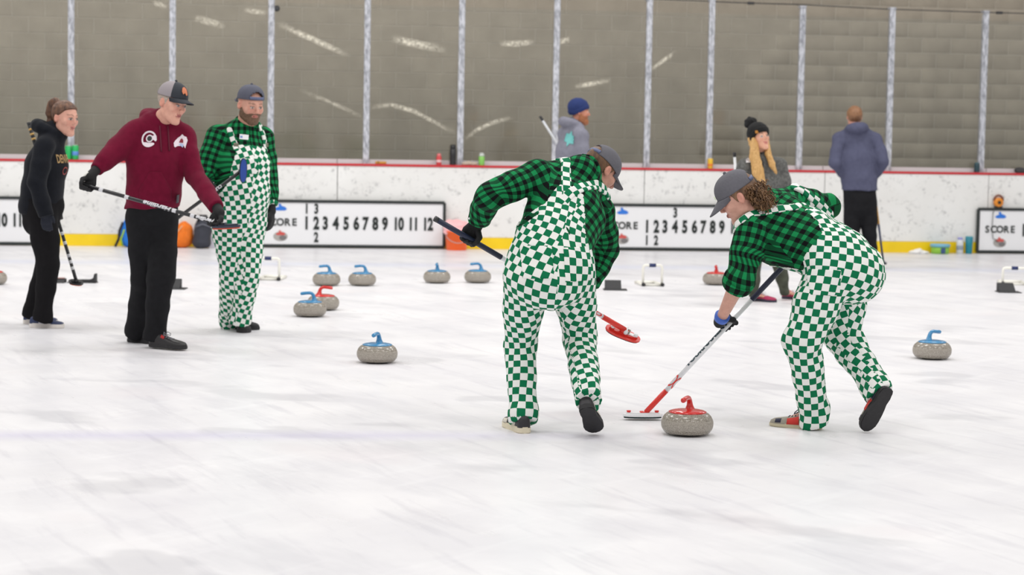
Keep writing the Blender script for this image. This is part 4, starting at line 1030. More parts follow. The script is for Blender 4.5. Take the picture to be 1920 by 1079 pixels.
def foot_up(heel, toe, an):
    F = nrm(toe - heel); v = A(0, 0, 1) if max(heel[2], toe[2]) < .03 else an - heel
    return nrm(v - F * (v @ F))
class Person:
    def __init__(s, J, head, label, name='person', h=.006, k=1.0, rx=None, ground_pt=None):
        s.J = {n: np.asarray(v, float) for n, v in J.items()}; s.head = head; s.h = h; s.k = k
        g = s.J['pel'].copy() if ground_pt is None else np.asarray(ground_pt, float).copy(); g[2] = 0
        s.root = thing(name, g, label, 'person'); s.hands = {}
    def torso(s, nodes): s.tn = nodes
    def loft(s, grow=0.0, wk=1.0, lo=None): return Loft([(c, w * wk + grow, d * wk + grow, r) for c, w, d, r in s.tn])
    def body(s, skin, brow=(90, 66, 50), feat=True, iris=(70, 60, 50), stubble=None, lips=(176, 96, 92), neck_r=.056, fore=.036, shrink=.86, gloved='LR'):
        J, k = s.J, s.k; pr = s.loft(0, shrink).prims(); c3 = lambda n: J[n]
        nb = J['neck']; hd = s.head; base = hd.out((0, -.022, -.085))
        parts = [union(pr, .04)]
        limb = []; hands = []
        for S in 'LR':
            sh, el, wr = J['sh' + S], J['el' + S], J['wr' + S]
            limb += [cone(nb - (nb - sh) * .15, sh, .045 * k, .05 * k), cone(sh, el, .048 * k, .038 * k), cone(el, wr, fore * k, .026 * k)]
            hp, kn, an = J['hip' + S], J['kn' + S], J['an' + S]; toe, heel = J['toe' + S], J['heel' + S]
            fF = nrm(toe - heel); J.setdefault('up' + S, foot_up(heel, toe, an)); fU = J['up' + S]; fh = heel + fF * .055 + fU * .055; ft = heel + fF * (np.linalg.norm(toe - heel) * .68) + fU * .034
            limb += [cone(hp, kn, .074 * k, .05 * k), cone(kn, kn + (an - kn) * .35, .046 * k, .05 * k), cone(kn + (an - kn) * .35, an, .05 * k, .034 * k), cone(an, fh, .028 * k, .022 * k), cone(fh, ft, .021 * k, .012 * k), cone(an, ft, .018 * k, .009 * k)]
            if S in s.hands: hands += hand_prims(s.hands[S], .82 if S in gloved else 1.0)
        parts.append(union(limb, .022)); parts += [union(hands, .004)] if hands else []; parts.append(union([cone(nb - (base - nb) * .3, base, neck_r * 1.12 * k, neck_r * k)], 0)); parts.append(hd.prim(feat))
        P, Q = surfnet(union(parts, .012), s.h); P = relax(P, Q, 1, .4)
        me = mesh_np('body', P, Q); set_col(me, face_colours(hd, P, skin, brow, iris, lips, stubble))
        s.bodyobj = link_mesh('body', me, M_SKIN, s.root, True); return s.bodyobj
    def solid(s, name, prim, m, amp=.003, f=14, seed=1, joints=(), jamp=0.0, jr=.1, h=None, parent=None, uv=None, smooth=1, big=False):
        P, Q = surfnet(prim, h or s.h)
        if big: P, Q = largest(P, Q)
        if amp or smooth: P = cloth(P, Q, amp, f, seed, joints, jamp, jr, smooth)
        me = mesh_np(name, P, Q)
        if uv is not None: set_cloth(me, uv(P, Q))
        return link_mesh(name, me, m, parent or s.root, True)
    def glove(s, S, m, wrist_from=None, cuff=.06, k=1.2, rcuff=.034, name='glove'):
        J = s.J; wr, el = J['wr' + S], J['el' + S]; u = nrm(el - wr)
        pr = hand_prims(s.hands[S], k) + [cone(wr - u * .02, wr + u * cuff, .031, rcuff)]
        return s.solid(name, union(pr, .008), m, .0008, 60, 2, h=.004 if s.h < .008 else .006, smooth=1)
    def hair(s, m, region=hair_short, t=.008, noise=.002, nf=60, h=.005, name='hair'):
        return s.solid(name, s.head.shell(t, region, noise, nf), m, 0, h=h, smooth=1)

def wrinkled(prim, amp, f, seed, joints=(), jamp=0.0, jr=.1):
    """the same distance field with the folds of the cloth in it"""
    g, lo, hi = prim
    def fn(P):
        d = g(P); m = np.abs(d) < .05
        if m.any():
            a = np.full(m.sum(), amp)
            for J in joints: a = a + jamp * np.exp(-((P[m] - J) ** 2).sum(1) / jr ** 2)
            d[m] = d[m] - a * folds(P[m], f, seed)
        return d
    return (fn, lo - .01, hi + .01)
def cut(prim, p, n):
    """keep only the side of the plane through p that n points away from"""
    f, lo, hi = prim; p = np.asarray(p, float); n = nrm(n)
    return (lambda P: np.maximum(f(P), (P - p) @ n), lo, hi)
def sleeve(J, S, r, cuffpt=None, tail=None, shift=0.0):
    sh, el, wr = J['sh' + S], J['el' + S], J['wr' + S]; cp = wr if cuffpt is None else cuffpt; d = nrm(wr - el)
    mid = sh + (el - sh) * .5; mf = el + (cp - el) * .55
    pr = union(chainp([sh, mid, el, mf, cp + d * .02], r), .02)
    return cut(pr, cp, d)
def shoe(person, S, m, m_sole, w=.048, hgt=.085, sole=.026, name='shoe', up=None, patches=None, laces=None, open_=0.0):
    """shoe lofted from heel to toe with a separate sole"""
    J = person.J; heel, toe, an = J['heel' + S], J['toe' + S], J['an' + S]; F = nrm(toe - heel); L = np.linalg.norm(toe - heel)
    up = J.get('up' + S, up)
    U = nrm((an - heel) - F * ((an - heel) @ F)) if up is None else nrm(up - F * (up @ F)); X = np.cross(F, U)
    st = [(-.02, .40, .62), (.0, .62, .82), (.05, .72, .98), (.15, .76, 1.0), (.27, .74, 1.02), (.36, .74, .92), (.46, .80, .74), (.58, .92, .62), (.70, 1.0, .52), (.82, .98, .44), (.92, .80, .36), (.98, .5, .24), (1.0, .22, .12)]
    n = 14; Vv = []; F4 = []; mi = []
    for (t, ww, hh) in st:
        for j in range(n):
            a = math.pi * j / (n - 1); cx, sz = math.cos(a), math.sin(a)
            x = w * ww * np.sign(cx) * abs(cx) ** .75; z = sole * .8 + (hgt - sole * .8) * hh * sz ** .8
            Vv.append(heel + F * L * t + X * x + U * z)
    for i in range(len(st) - 1):
        for j in range(n - 1): F4.append((i * n + j, i * n + j + 1, (i + 1) * n + j + 1, (i + 1) * n + j)); mi.append((st[i][0] + st[i + 1][0]) / 2)
    me = bpy.data.meshes.new('shoe'); caps = [tuple(range(n))[::-1], tuple(range((len(st) - 1) * n, len(st) * n))]
    me.from_pydata([tuple(v) for v in Vv], [], F4 + caps)
    o = link_mesh(name, me, m, person.root, True)
    # sole
    ol = []; 
    half = [(-.035, .0), (-.03, .42), (0, .68), (.06, .80), (.18, .82), (.32, .76), (.45, .80), (.58, .96), (.72, 1.06), (.85, 1.0), (.94, .78), (1.0, .46), (1.025, 0)]
    ol = [(t * L, w * q) for t, q in half] + [(t * L, -w * q) for t, q in half[-2:0:-1]]
    bm = bmesh.new(); add_prism(bm, ol, heel, F, X, U, sole)
    es = [e for e in bm.edges if abs((e.verts[0].co - e.verts[1].co).dot(V3(U))) < 1e-5]; bmesh.ops.bevel(bm, geom=es, offset=.004, segments=2, affect='EDGES')
    bm_obj('sole', bm, m_sole, o)
    if patches:
        for nm, pm, side, t0, t1, z0, z1 in patches:
            vs = []; N = 6
            for i in range(N + 1):
                t = t0 + (t1 - t0) * i / N; wv = np.interp(t, [q[0] for q in st], [q[1] for q in st]); hv = np.interp(t, [q[0] for q in st], [q[2] for q in st])
                for zz in (z0(t) if callable(z0) else z0, z1(t) if callable(z1) else z1):
                    a = math.asin(min(1, max(0, zz)) ** (1 / .8)); x = w * wv * abs(math.cos(a)) ** .75 + .002; z = sole * .8 + (hgt - sole * .8) * hv * zz + .001
                    vs.append(heel + F * L * t + X * side * x + U * z)
            fs = [(2 * i, 2 * i + 2, 2 * i + 3, 2 * i + 1) for i in range(N)]
            b = link_mesh(nm, mesh_np(nm, vs, fs), pm, o, True); sol = b.modifiers.new('thick', 'SOLIDIFY'); sol.thickness = .003; sol.offset = 0
    if laces:
        for i in range(4):
            t = .40 + .07 * i; hv = np.interp(t, [q[0] for q in st], [q[2] for q in st]); z = sole * .8 + (hgt - sole * .8) * hv + .002
            bm = bmesh.new(); add_tube(bm, [heel + F * L * t + X * sx + U * (z - abs(sx) * .25) for sx in (-.022, -.01, 0, .01, .022)], .0035, 6); bm_obj('lace', bm, laces, o, True)
        for sg in (-1, 1):
            z = sole * .8 + (hgt - sole * .8) * .95; b0 = heel + F * L * .42 + U * z
            bm = bmesh.new(); add_tube(bm, [b0, b0 + X * sg * .02 + U * .016, b0 + X * sg * .038 + F * .012 + U * .002, b0 + X * sg * .024 + F * .02 - U * .008, b0 + F * .006], .0028, 6); bm_obj('lace_bow', bm, laces, o, True)
    return o
def decal(person_or_parent, target, name, tris, faces, c, ex, ey, view, m, lift=.003):
    """flat print laid onto a garment: every vertex is dropped along `view` on to the cloth"""
    me = target.data; n = len(me.vertices); co = np.empty(n * 3); me.vertices.foreach_get('co', co); co = co.reshape(-1, 3)
    polys = [tuple(p.vertices) for p in me.polygons]
    key = target.name
    if key not in _BVH: _BVH[key] = BVHTree.FromPolygons([tuple(v) for v in co], polys)
    bvh = _BVH[key]; view = nrm(view); X = []
    for v in tris:
        p = c + ex * v[0] + ey * v[1]; hit = bvh.ray_cast(V3(p - view * .35), V3(view), .8)
        X.append((np.array(hit[0]) if hit[0] is not None else p) - view * (lift + (v[2] if len(v) > 2 else 0)))
    return link_mesh(name, mesh_np(name, X, faces), m, target)
_BVH = {}
def fan(outline, hole=None):
    """triangles of a polygon (or a ring between two outlines of equal length)"""
    if hole is not None:
        n = len(outline); V = [(x, y) for x, y in outline] + [(x, y) for x, y in hole]
        F = [(i, (i + 1) % n, n + (i + 1) % n) for i in range(n)] + [(i, n + (i + 1) % n, n + i) for i in range(n)]
        return np.array(V), np.array(F)
    bm = bmesh.new(); f = bm.faces.new([bm.verts.new((x, y, 0)) for x, y in outline]); bmesh.ops.triangulate(bm, faces=[f]); bmesh.ops.subdivide_edges(bm, edges=bm.edges[:], cuts=2, use_grid_fill=True); bmesh.ops.triangulate(bm, faces=bm.faces[:])
    bm.verts.index_update(); V = np.array([[v.co.x, v.co.y] for v in bm.verts]); F = np.array([[v.index for v in f.verts] for f in bm.faces]); bm.free(); return V, F

# ------------------------------------------------------------------ brooms
def broom(label, head_p, end_p, head_x, head_n, segs, pad_m, head_m, hw=.0, group='curling brooms', text=None, rad=.0128, detail='open', off=.035, L=.20, W=.075):
    """shaft from end_p down to head_p; head_x along the pad, head_n out of its back; segs (from, to, material, name) as fractions from the head"""
    head_p = np.asarray(head_p, float); end_p = np.asarray(end_p, float)
    t = thing('curling_broom', (head_p[0], head_p[1], head_p[2]), label, 'curling broom', group)
    ax = nrm(end_p - head_p); LL = np.linalg.norm(end_p - head_p)
    hx = nrm(head_x); hn = nrm(head_n - hx * (head_n @ hx)); hy = np.cross(hn, hx)
    for a, b, m, nm in segs:
        r = rad * (1.12 if 'grip' in nm or 'sleeve' in nm else 1.0)
        bm = bmesh.new(); add_tube(bm, [head_p + ax * LL * a, head_p + ax * LL * b], r, 18); o = bm_obj(nm, bm, m, t, True)
        o.data.polygons.foreach_set('use_smooth', [len(p.vertices) == 4 for p in o.data.polygons])
        if nm == 'grip': bm = bmesh.new(); add_tube(bm, [head_p + ax * (LL * b - .012), head_p + ax * (LL * b + .006)], r * 1.06, 18); bm_obj('end_cap', bm, M_DARK, o, True)
    c = head_p - hn * off
    oval = lambda lx, ly, n=36: [(lx * math.copysign(abs(math.cos(2 * math.pi * k / n)) ** .75, math.cos(2 * math.pi * k / n)), ly * math.copysign(abs(math.sin(2 * math.pi * k / n)) ** .9, math.sin(2 * math.pi * k / n))) for k in range(n)]
    bm = bmesh.new(); add_prism(bm, oval(L / 2, W / 2), c, hx, hy, hn, .012); h = bm_obj('broom_head', bm, head_m, t)
    bm = bmesh.new(); add_prism(bm, oval(L / 2 - .006, W / 2 - .006), c - hn * .009, hx, hy, hn, .010); bm_obj('pad', bm, pad_m, h)
    bm = bmesh.new(); add_prism(bm, oval(L / 2 - .018, W / 2 - .016), c + hn * .012, hx, hy, hn, .008); bm_obj('head_rib', bm, head_m, h)
    bm = bmesh.new(); add_tube(bm, [c + hn * .014, head_p + ax * .012], [.02, .0165], 14); bm_obj('ferrule', bm, head_m, h, True)
    return t, h, c, hx, hy, hn, ax, LL
def shaft_text(t, s, head_p, ax, start, size, m, facing, rad=.0128, sx=1.0, shear=0.0, up_sign=1, name='shaft_lettering', bold=.002, turn=0.0):
    """letters wrapped on the shaft; start = distance of the text's middle from the head, facing = direction the text looks"""
    vv, ff = text_tris(s, size, bold, sx, extrude=0.0, shear=shear)
    bmx = bmesh.new()
    for v in vv: bmx.verts.new((v[0], v[1], 0))
    bmx.verts.ensure_lookup_table()
    for f in ff: bmx.faces.new([bmx.verts[i] for i in f])
    bmesh.ops.bisect_plane(bmx, geom=bmx.verts[:] + bmx.edges[:] + bmx.faces[:], plane_co=(0, 0, 0), plane_no=(0, 1, 0))
    for yy in (-.008, -.004, .004, .008): bmesh.ops.bisect_plane(bmx, geom=bmx.verts[:] + bmx.edges[:] + bmx.faces[:], plane_co=(0, yy, 0), plane_no=(0, 1, 0))
    bmesh.ops.triangulate(bmx, faces=bmx.faces[:]); bmx.verts.index_update(); vv = np.array([list(v.co) for v in bmx.verts]); ff = np.array([[v.index for v in f.verts] for f in bmx.faces]); bmx.free()
    f = nrm(facing - ax * (facing @ ax)); g = np.cross(ax, f) * up_sign; X = []
    for v in vv:
        a = v[1] / rad + turn; X.append(head_p + ax * (start + v[0]) + (f * math.cos(a) + g * math.sin(a)) * (rad + .0012))
    o = link_mesh(name, mesh_np(name, np.array(X), ff), m, t); return o
# ------------------------------------------------------------------ the two sweepers and the man in overalls share one outfit
M_CHECK = checker_mat('green_checker_cloth', (6, 112, 72), (236, 236, 232))
M_PLAID = plaid_mat('green_plaid_flannel', (24, 132, 76), (13, 74, 44), (13, 14, 16))
M_GLV = mat('black_knit', (22, 22, 24), .8, var=.2, vscale=120, bump=.3); M_CAPG = mat('grey_cap_cloth', (98, 97, 104), .85, var=.06, vscale=90, bump=.2); M_CAPB = mat('blue_grey_strap', (92, 100, 132), .6)
M_SOLE = mat('black_sole', (40, 39, 41), .75, var=.1, vscale=60, bump=.2); M_BTN = mat('white_button', (236, 236, 236), .3); M_BRASS = mat('steel_buckle', (150, 146, 130), .35, metal=.8)
M_WPL = mat('white_plastic', (238, 238, 240), .3); M_RPL = mat('red_plastic', (222, 52, 42), .35); M_NAVYG = mat('navy_rubber_grip', (26, 34, 60), .45); M_WSH = mat('white_shaft', (232, 233, 236), .22, coat=.3)
M_PADG = mat('dark_green_pad', (20, 44, 44), .7); M_PADK = mat('black_pad', (28, 28, 30), .7)
HAIR_B = hair_mat('brown_hair', (74, 50, 34), (128, 92, 62)); HAIR_CURL = hair_mat('curly_brown_hair', (70, 48, 32), (150, 112, 76), (40, 40, 40)); BEARD_B = hair_mat('brown_beard', (82, 60, 44), (122, 92, 70), (120, 120, 120))
HAIR_POT = hair_mat('chestnut_hair', (64, 42, 32), (124, 86, 62)); HAIR_BLOND = hair_mat('blond_hair', (172, 126, 70), (220, 178, 114), (220, 220, 7)); HAIR_GING = hair_mat('short_ginger_hair', (110, 76, 52), (158, 114, 80), (120, 120, 60))

def hit(prim, px, py, y0=8.5):
    d = nrm(ray(px, py)); p = CAM + d * (y0 / d[1])
    for _ in range(220):
        v = prim[0](p[None])[0]
        if v < .0008: break
        p = p + d * max(.0008, min(v, .2) * .6)
        if p[1] > 40: return None
    return p
def snap(prim, p, it=12):
    p = np.asarray(p, float).copy()
    for _ in range(it):
        e = .004; g = np.array([(prim[0]((p + e * v)[None])[0] - prim[0]((p - e * v)[None])[0]) / (2 * e) for v in np.eye(3)])
        p = p - np.clip(prim[0](p[None])[0], -.05, .05) * g / max(g @ g, .2) * .8
    return p
def torso_from(J, mids, W, rp=None, rs=None):
    """nodes from the crotch through the spine to the neck; W = (half width, half depth) at crotch, pelvis, mids..., shoulders, neck"""
    rp = nrm(J['hipR'] - J['hipL']) if rp is None else rp; rs = nrm(J['shR'] - J['shL']) if rs is None else rs
    pel = J['pel']; dn = nrm(pel - mids[0]); sm = (J['shL'] + J['shR']) / 2
    pts = [pel + dn * .10, pel] + list(mids) + [sm * .5 + J['neck'] * .5]
    n = len(pts); return [(p, W[i][0], W[i][1], rp + (rs - rp) * max(0, (i - 1) / (n - 2))) for i, p in enumerate(pts)]
def shirt_prims(p, grow, sr, cuffs=(None, None), wk=1.0, shr=.062, bottom=None):
    J = p.J; t = union(p.loft(grow, wk).prims(), .03)
    sh = [cone(J['neck'] - (J['neck'] - J['sh' + S]) * .2, J['sh' + S], shr * 1.05, shr) for S in 'LR']
    tor = union([t] + sh, .05)
    if bottom is not None: tor = cut(tor, *bottom)
    sl = {S: sleeve(J, S, sr[S] if isinstance(sr, dict) else sr, cuffs[i]) for i, S in enumerate('LR')}
    return tor, union([tor, sl['L'], sl['R']], .028), sl
def shirt_uv(p, size, R, offs=((0, 0), (0, 0), (0, 0))):
    J = p.J; tc = TorsoChart(p.loft(.012), R)
    arms = [Chain([J['sh' + S], J['el' + S], J['wr' + S]], [.075, .062, .052], (A(0, 0, 1) + nrm(J['pel'] - J['neck']) * -.3)) for S in 'LR']
    def f(P, Q):
        C = P[Q].mean(1)
        def sd(X):
            t = tc.coords(X)[3]; o = []
            for S, a in zip('LR', arms):
                ad = a.coords(X)[3] - .080; along = (X - J['sh' + S]) @ nrm(J['el' + S] - J['sh' + S]); o.append(np.minimum((t - ad) * .5 + along * .6 - .006, along + .03))
            return np.array(o)
        sv = sd(P); side = sd(C).argmax(0)
        UVa = np.zeros((len(Q), 4, 2))
        for i, a in enumerate(arms):
            m = side == i
            if m.any(): UVa[m] = chart_uv(P, Q[m], a, size, offs[1 + i], (sd(C[m])[i] > 0), True)
        return chart_uv(P, Q, tc, size, offs[0]), UVa, sv.max(0)
    return f
class Overalls:
    def __init__(s, p, shirt_prim, legr, hems, grow=.026, size=.0372, back=.03):
        J = p.J; s.p = p; s.size = size; s.tp = shirt_prim; s.lf = p.loft(.012); legs = []
        for S in 'LR':
            hp, kn, an = J['hip' + S], J['kn' + S], J['an' + S]; hm = hems[S]; d = nrm(an - kn)
            pts = [hp, hp + (kn - hp) * .5, kn, kn + (an - kn) * .5, an, hm + d * .03]
            legs.append(cut(union(chainp(pts, legr), .02), hm, d))
        s.hemd = [(hems[S], nrm(J['an' + S] - J['kn' + S])) for S in 'LR']
        lower = Loft([(c, w + grow, d + grow, r) for c, w, d, r in p.tn[:3]])
        s.low_top = s.lf.cum[1] + .12
        pel = union(lower.prims(), .02); pelc = (lambda P: np.maximum(pel[0](P), (s.lf.coords(P)[3] - s.low_top)), pel[1], pel[2])
        s.low = union([pelc] + legs, .035); s.phiL = s.phiR = s.front = None
        s.legch = []; bk = np.cross(nrm(J['shR'] - J['shL']), nrm(J['neck'] - J['pel'])); bh = np.cross(nrm(J['hipR'] - J['hipL']), nrm(J['neck'] - J['pel'])); s.bk = bk
        for S, sg in (('L', -1), ('R', 1)):
            hp, kn, an = J['hip' + S], J['kn' + S], J['an' + S]; out = nrm(J['hip' + S] - J['hip' + ('R' if S == 'L' else 'L')])
            w1 = p.tn[2][0] + nrm(p.tn[2][3]) * sg * .085 + bk * back; w2 = p.tn[-2][0] + nrm(p.tn[-2][3]) * sg * .08 + bk * back * .8
            h2 = hp + bh * back; nd = [an + (an - kn) * .3, an, kn, hp * .5 + kn * .5 + bh * back * .25, h2, h2 * .5 + w1 * .5 + bh * .015, w1, w2]
            s.legch.append(Chain(nd, [.08] * 8, out, .05))
    def phi(s, P):
        d, x, y, S, w, dd = s.lf.coords(P); return np.arctan2(x / w, -y / dd), S - s.lf.cum[1]
    def side(s, pix):
        """(S, phi) of pixels on the cloth: the edge of the bib or back panel there"""
        r = []
        for px, py in pix:
            h = hit(s.tp, px, py)
            if h is not None: a, S = s.phi(h[None]); r.append((S[0], a[0]))
        return sorted(r)
    def panel(s, left, right, front=None, full=.06, back_top=9.0):
        s.phiL, s.phiR, s.front, s.full, s.btop = left, right, front, full, back_top
    def region(s, P):
        a, S = s.phi(P)
        L = np.interp(S, [q[0] for q in s.phiL], [q[1] for q in s.phiL]); R = np.interp(S, [q[0] for q in s.phiR], [q[1] for q in s.phiR])
        v = np.maximum(np.maximum(a - R, L - a) * .15, S - s.btop)
        if s.front is not None:
            b = np.abs(np.arctan2(np.sin(a - math.pi), np.cos(a - math.pi))); F = np.interp(S, [q[0] for q in s.front], [q[1] for q in s.front])
            v = np.minimum(v, np.maximum((b - F) * .15, S - s.front[-1][0]))
        v = np.minimum(v, S - s.full); return np.maximum(v, -S - .1)
    def prim(s, th=.0045):
        lp = s.low; tf, lo, hi = s.tp; s.th = th; tor = s.p.loft(.07); tp = union(tor.prims(), .03)[0]
        def f(P):
            up = tf(P) - th
            return np.minimum(np.maximum(np.maximum(up, s.region(P)), tp(P) - .03), lp[0](P))
        return (f, np.minimum(lo, lp[1]) - .02, np.maximum(hi, lp[2]) + .02)
    def strap(s, pts, hw, parent, off=0.0):
        pts = [np.asarray(q, float) for q in pts if q is not None]; pl = union(chainp(pts, [hw] * len(pts)), 0); tf = s.tp[0]; N = []
        for a, b in zip(pts, pts[1:]):
            mid = (a + b) / 2; N.append(nrm([tf((mid + .006 * v)[None])[0] - tf((mid - .006 * v)[None])[0] for v in np.eye(3)]))
        def f(P): d = tf(P); return np.maximum(np.maximum(d - (.0095 if off else .0075), -(d + .004)), pl[0](P))
        ch = StrapChart(pts, N); sz = s.size
        return crisp(s.p.solid('shoulder_strap', (f, pl[1] - .03, pl[2] + .03), M_CHECK, 0, h=.004, smooth=0, big=True, parent=parent, uv=lambda P, Q: (ch.uv(P) / sz + A(.5 + off, 0))[Q]))
    def uv(s, P, Q):
        def sd(X):
            a, S = s.phi(X); r = S + .05; up = np.sin(a) * .15; dn = (s.legch[0].coords(X)[3] - s.legch[1].coords(X)[3]) * .7; w = np.clip(r / .08, 0, 1); return dn * (1 - w) + up * w
        if not hasattr(s, 'pattern'):
            cP, cQ = surfnet(s.prim(), .017); cP = relax(cP, cQ, 1); C = cP[cQ].mean(1); sc_ = sd(C); cap = np.zeros(len(C), bool)
            for hm, d in s.hemd: cap |= ((C - hm) @ d > -.006) & (((C - hm) ** 2).sum(1) < .03)
            cap |= (s.tp[0](C) - s.th < -.006) & (s.low[0](C) > .006)
            s.pattern = []
            for i, o in ((0, (.2, 0)), (1, (.6, .4))):
                m = ((sc_ < .04) if i == 0 else (sc_ > -.04)) & ~cap; v = s.legch[i].coords(C)[1]
                s.pattern.append((cP, cQ, flatten(cP, cQ, m, s.legch[i], s.size, o, v < s.legch[i].cum[3]), m))
        return transfer_uv(P, Q, *s.pattern[0]), transfer_uv(P, Q, *s.pattern[1]), sd(P)
def crisp(o, deg=38):
    o.data.set_sharp_from_angle(angle=math.radians(deg)); return o
def shift_uv(r, d): return (r[0] + d, r[1] + d, r[2])
def patch_pocket(p, ov, garment_prim, c, ex, ey, w, h, uvf, name='pocket', h_=.004, amp=0, parent=None):
    """patch pocket: a slab of the garment's own surface, a little proud"""
    ex = nrm(ex); ez = nrm(np.cross(ex, ey)); ey = np.cross(ez, ex); R = np.stack([ex, ey, ez], 1)
    def f(P):
        q = np.abs((P - c) @ R) - A(w / 2, h / 2, .08); b = q.max(1); g = garment_prim[0](P)
        return np.maximum(np.maximum(g - .006, b), -(g + .006))
    lo = c - (w + h) * .6; hi = c + (w + h) * .6
    return crisp(p.solid(name, (f, lo, hi), M_CHECK, amp, 14, 1, h=h_, uv=uvf, smooth=1, parent=parent))
def collar(p, m, r0=.068, r1=.064, hgt=.042, lean=None, uv=None, flaps=True, name='collar', open_front=True, c=None):
    J = p.J; nb = J['neck'] if c is None else np.asarray(c, float); up = nrm(p.head.out((0, -.022, -.085)) - nb) if lean is None else nrm(lean)
    R = nrm(J['shR'] - J['shL']); R = nrm(R - up * (R @ up)); F = np.cross(up, R)
    def f(P):
        q = P - nb; z = q @ up; x = q @ R; y = q @ F; r = np.sqrt(x * x + (y * 1.0) ** 2); t = np.clip(z / hgt, -.6, 1.3); rr = r0 + (r1 - r0) * t
        flare = rr + np.where(z < hgt * .55, .012, .004)
        d = np.maximum(np.abs(r - flare) - .008, np.maximum(z - hgt - .008 * (-y / .06), -z - .03))
        if open_front: d = np.maximum(d, .5 * (y - .045 - np.abs(x) * 0.9))
        return d
    return p.solid(name, (f, nb - .14, nb + .14), m, .001, 40, 3, h=.005, uv=uv, smooth=1)
def cap_for(p, rev=False, tilt=0.0, flat=True, m=None, mb=None, panel=None, logo=None, length=.07, droop=.012, edge=.006, off=(0, -.008, .040), strap=True):
    o, pt = crown_mesh('cap', p.head, p.root, m or M_CAPG, rev, tilt, True, off, panel_mats=panel)
    brim_mesh(p.head, o, pt, mb or m or M_CAPG, rev, length, droop, 1.12, edge)
    if strap: strap_mesh(p.head, o, pt, M_CAPB if panel is None else panel[1])
    return o, pt
def body_to_hand(p, S, rod_p, a, w, thumb, flip, s=1.0):
    seg, wr = grip_hand(rod_p, a, w, thumb, s=s, flip=flip); p.hands[S] = seg; p.J['wr' + S] = wr; return wr

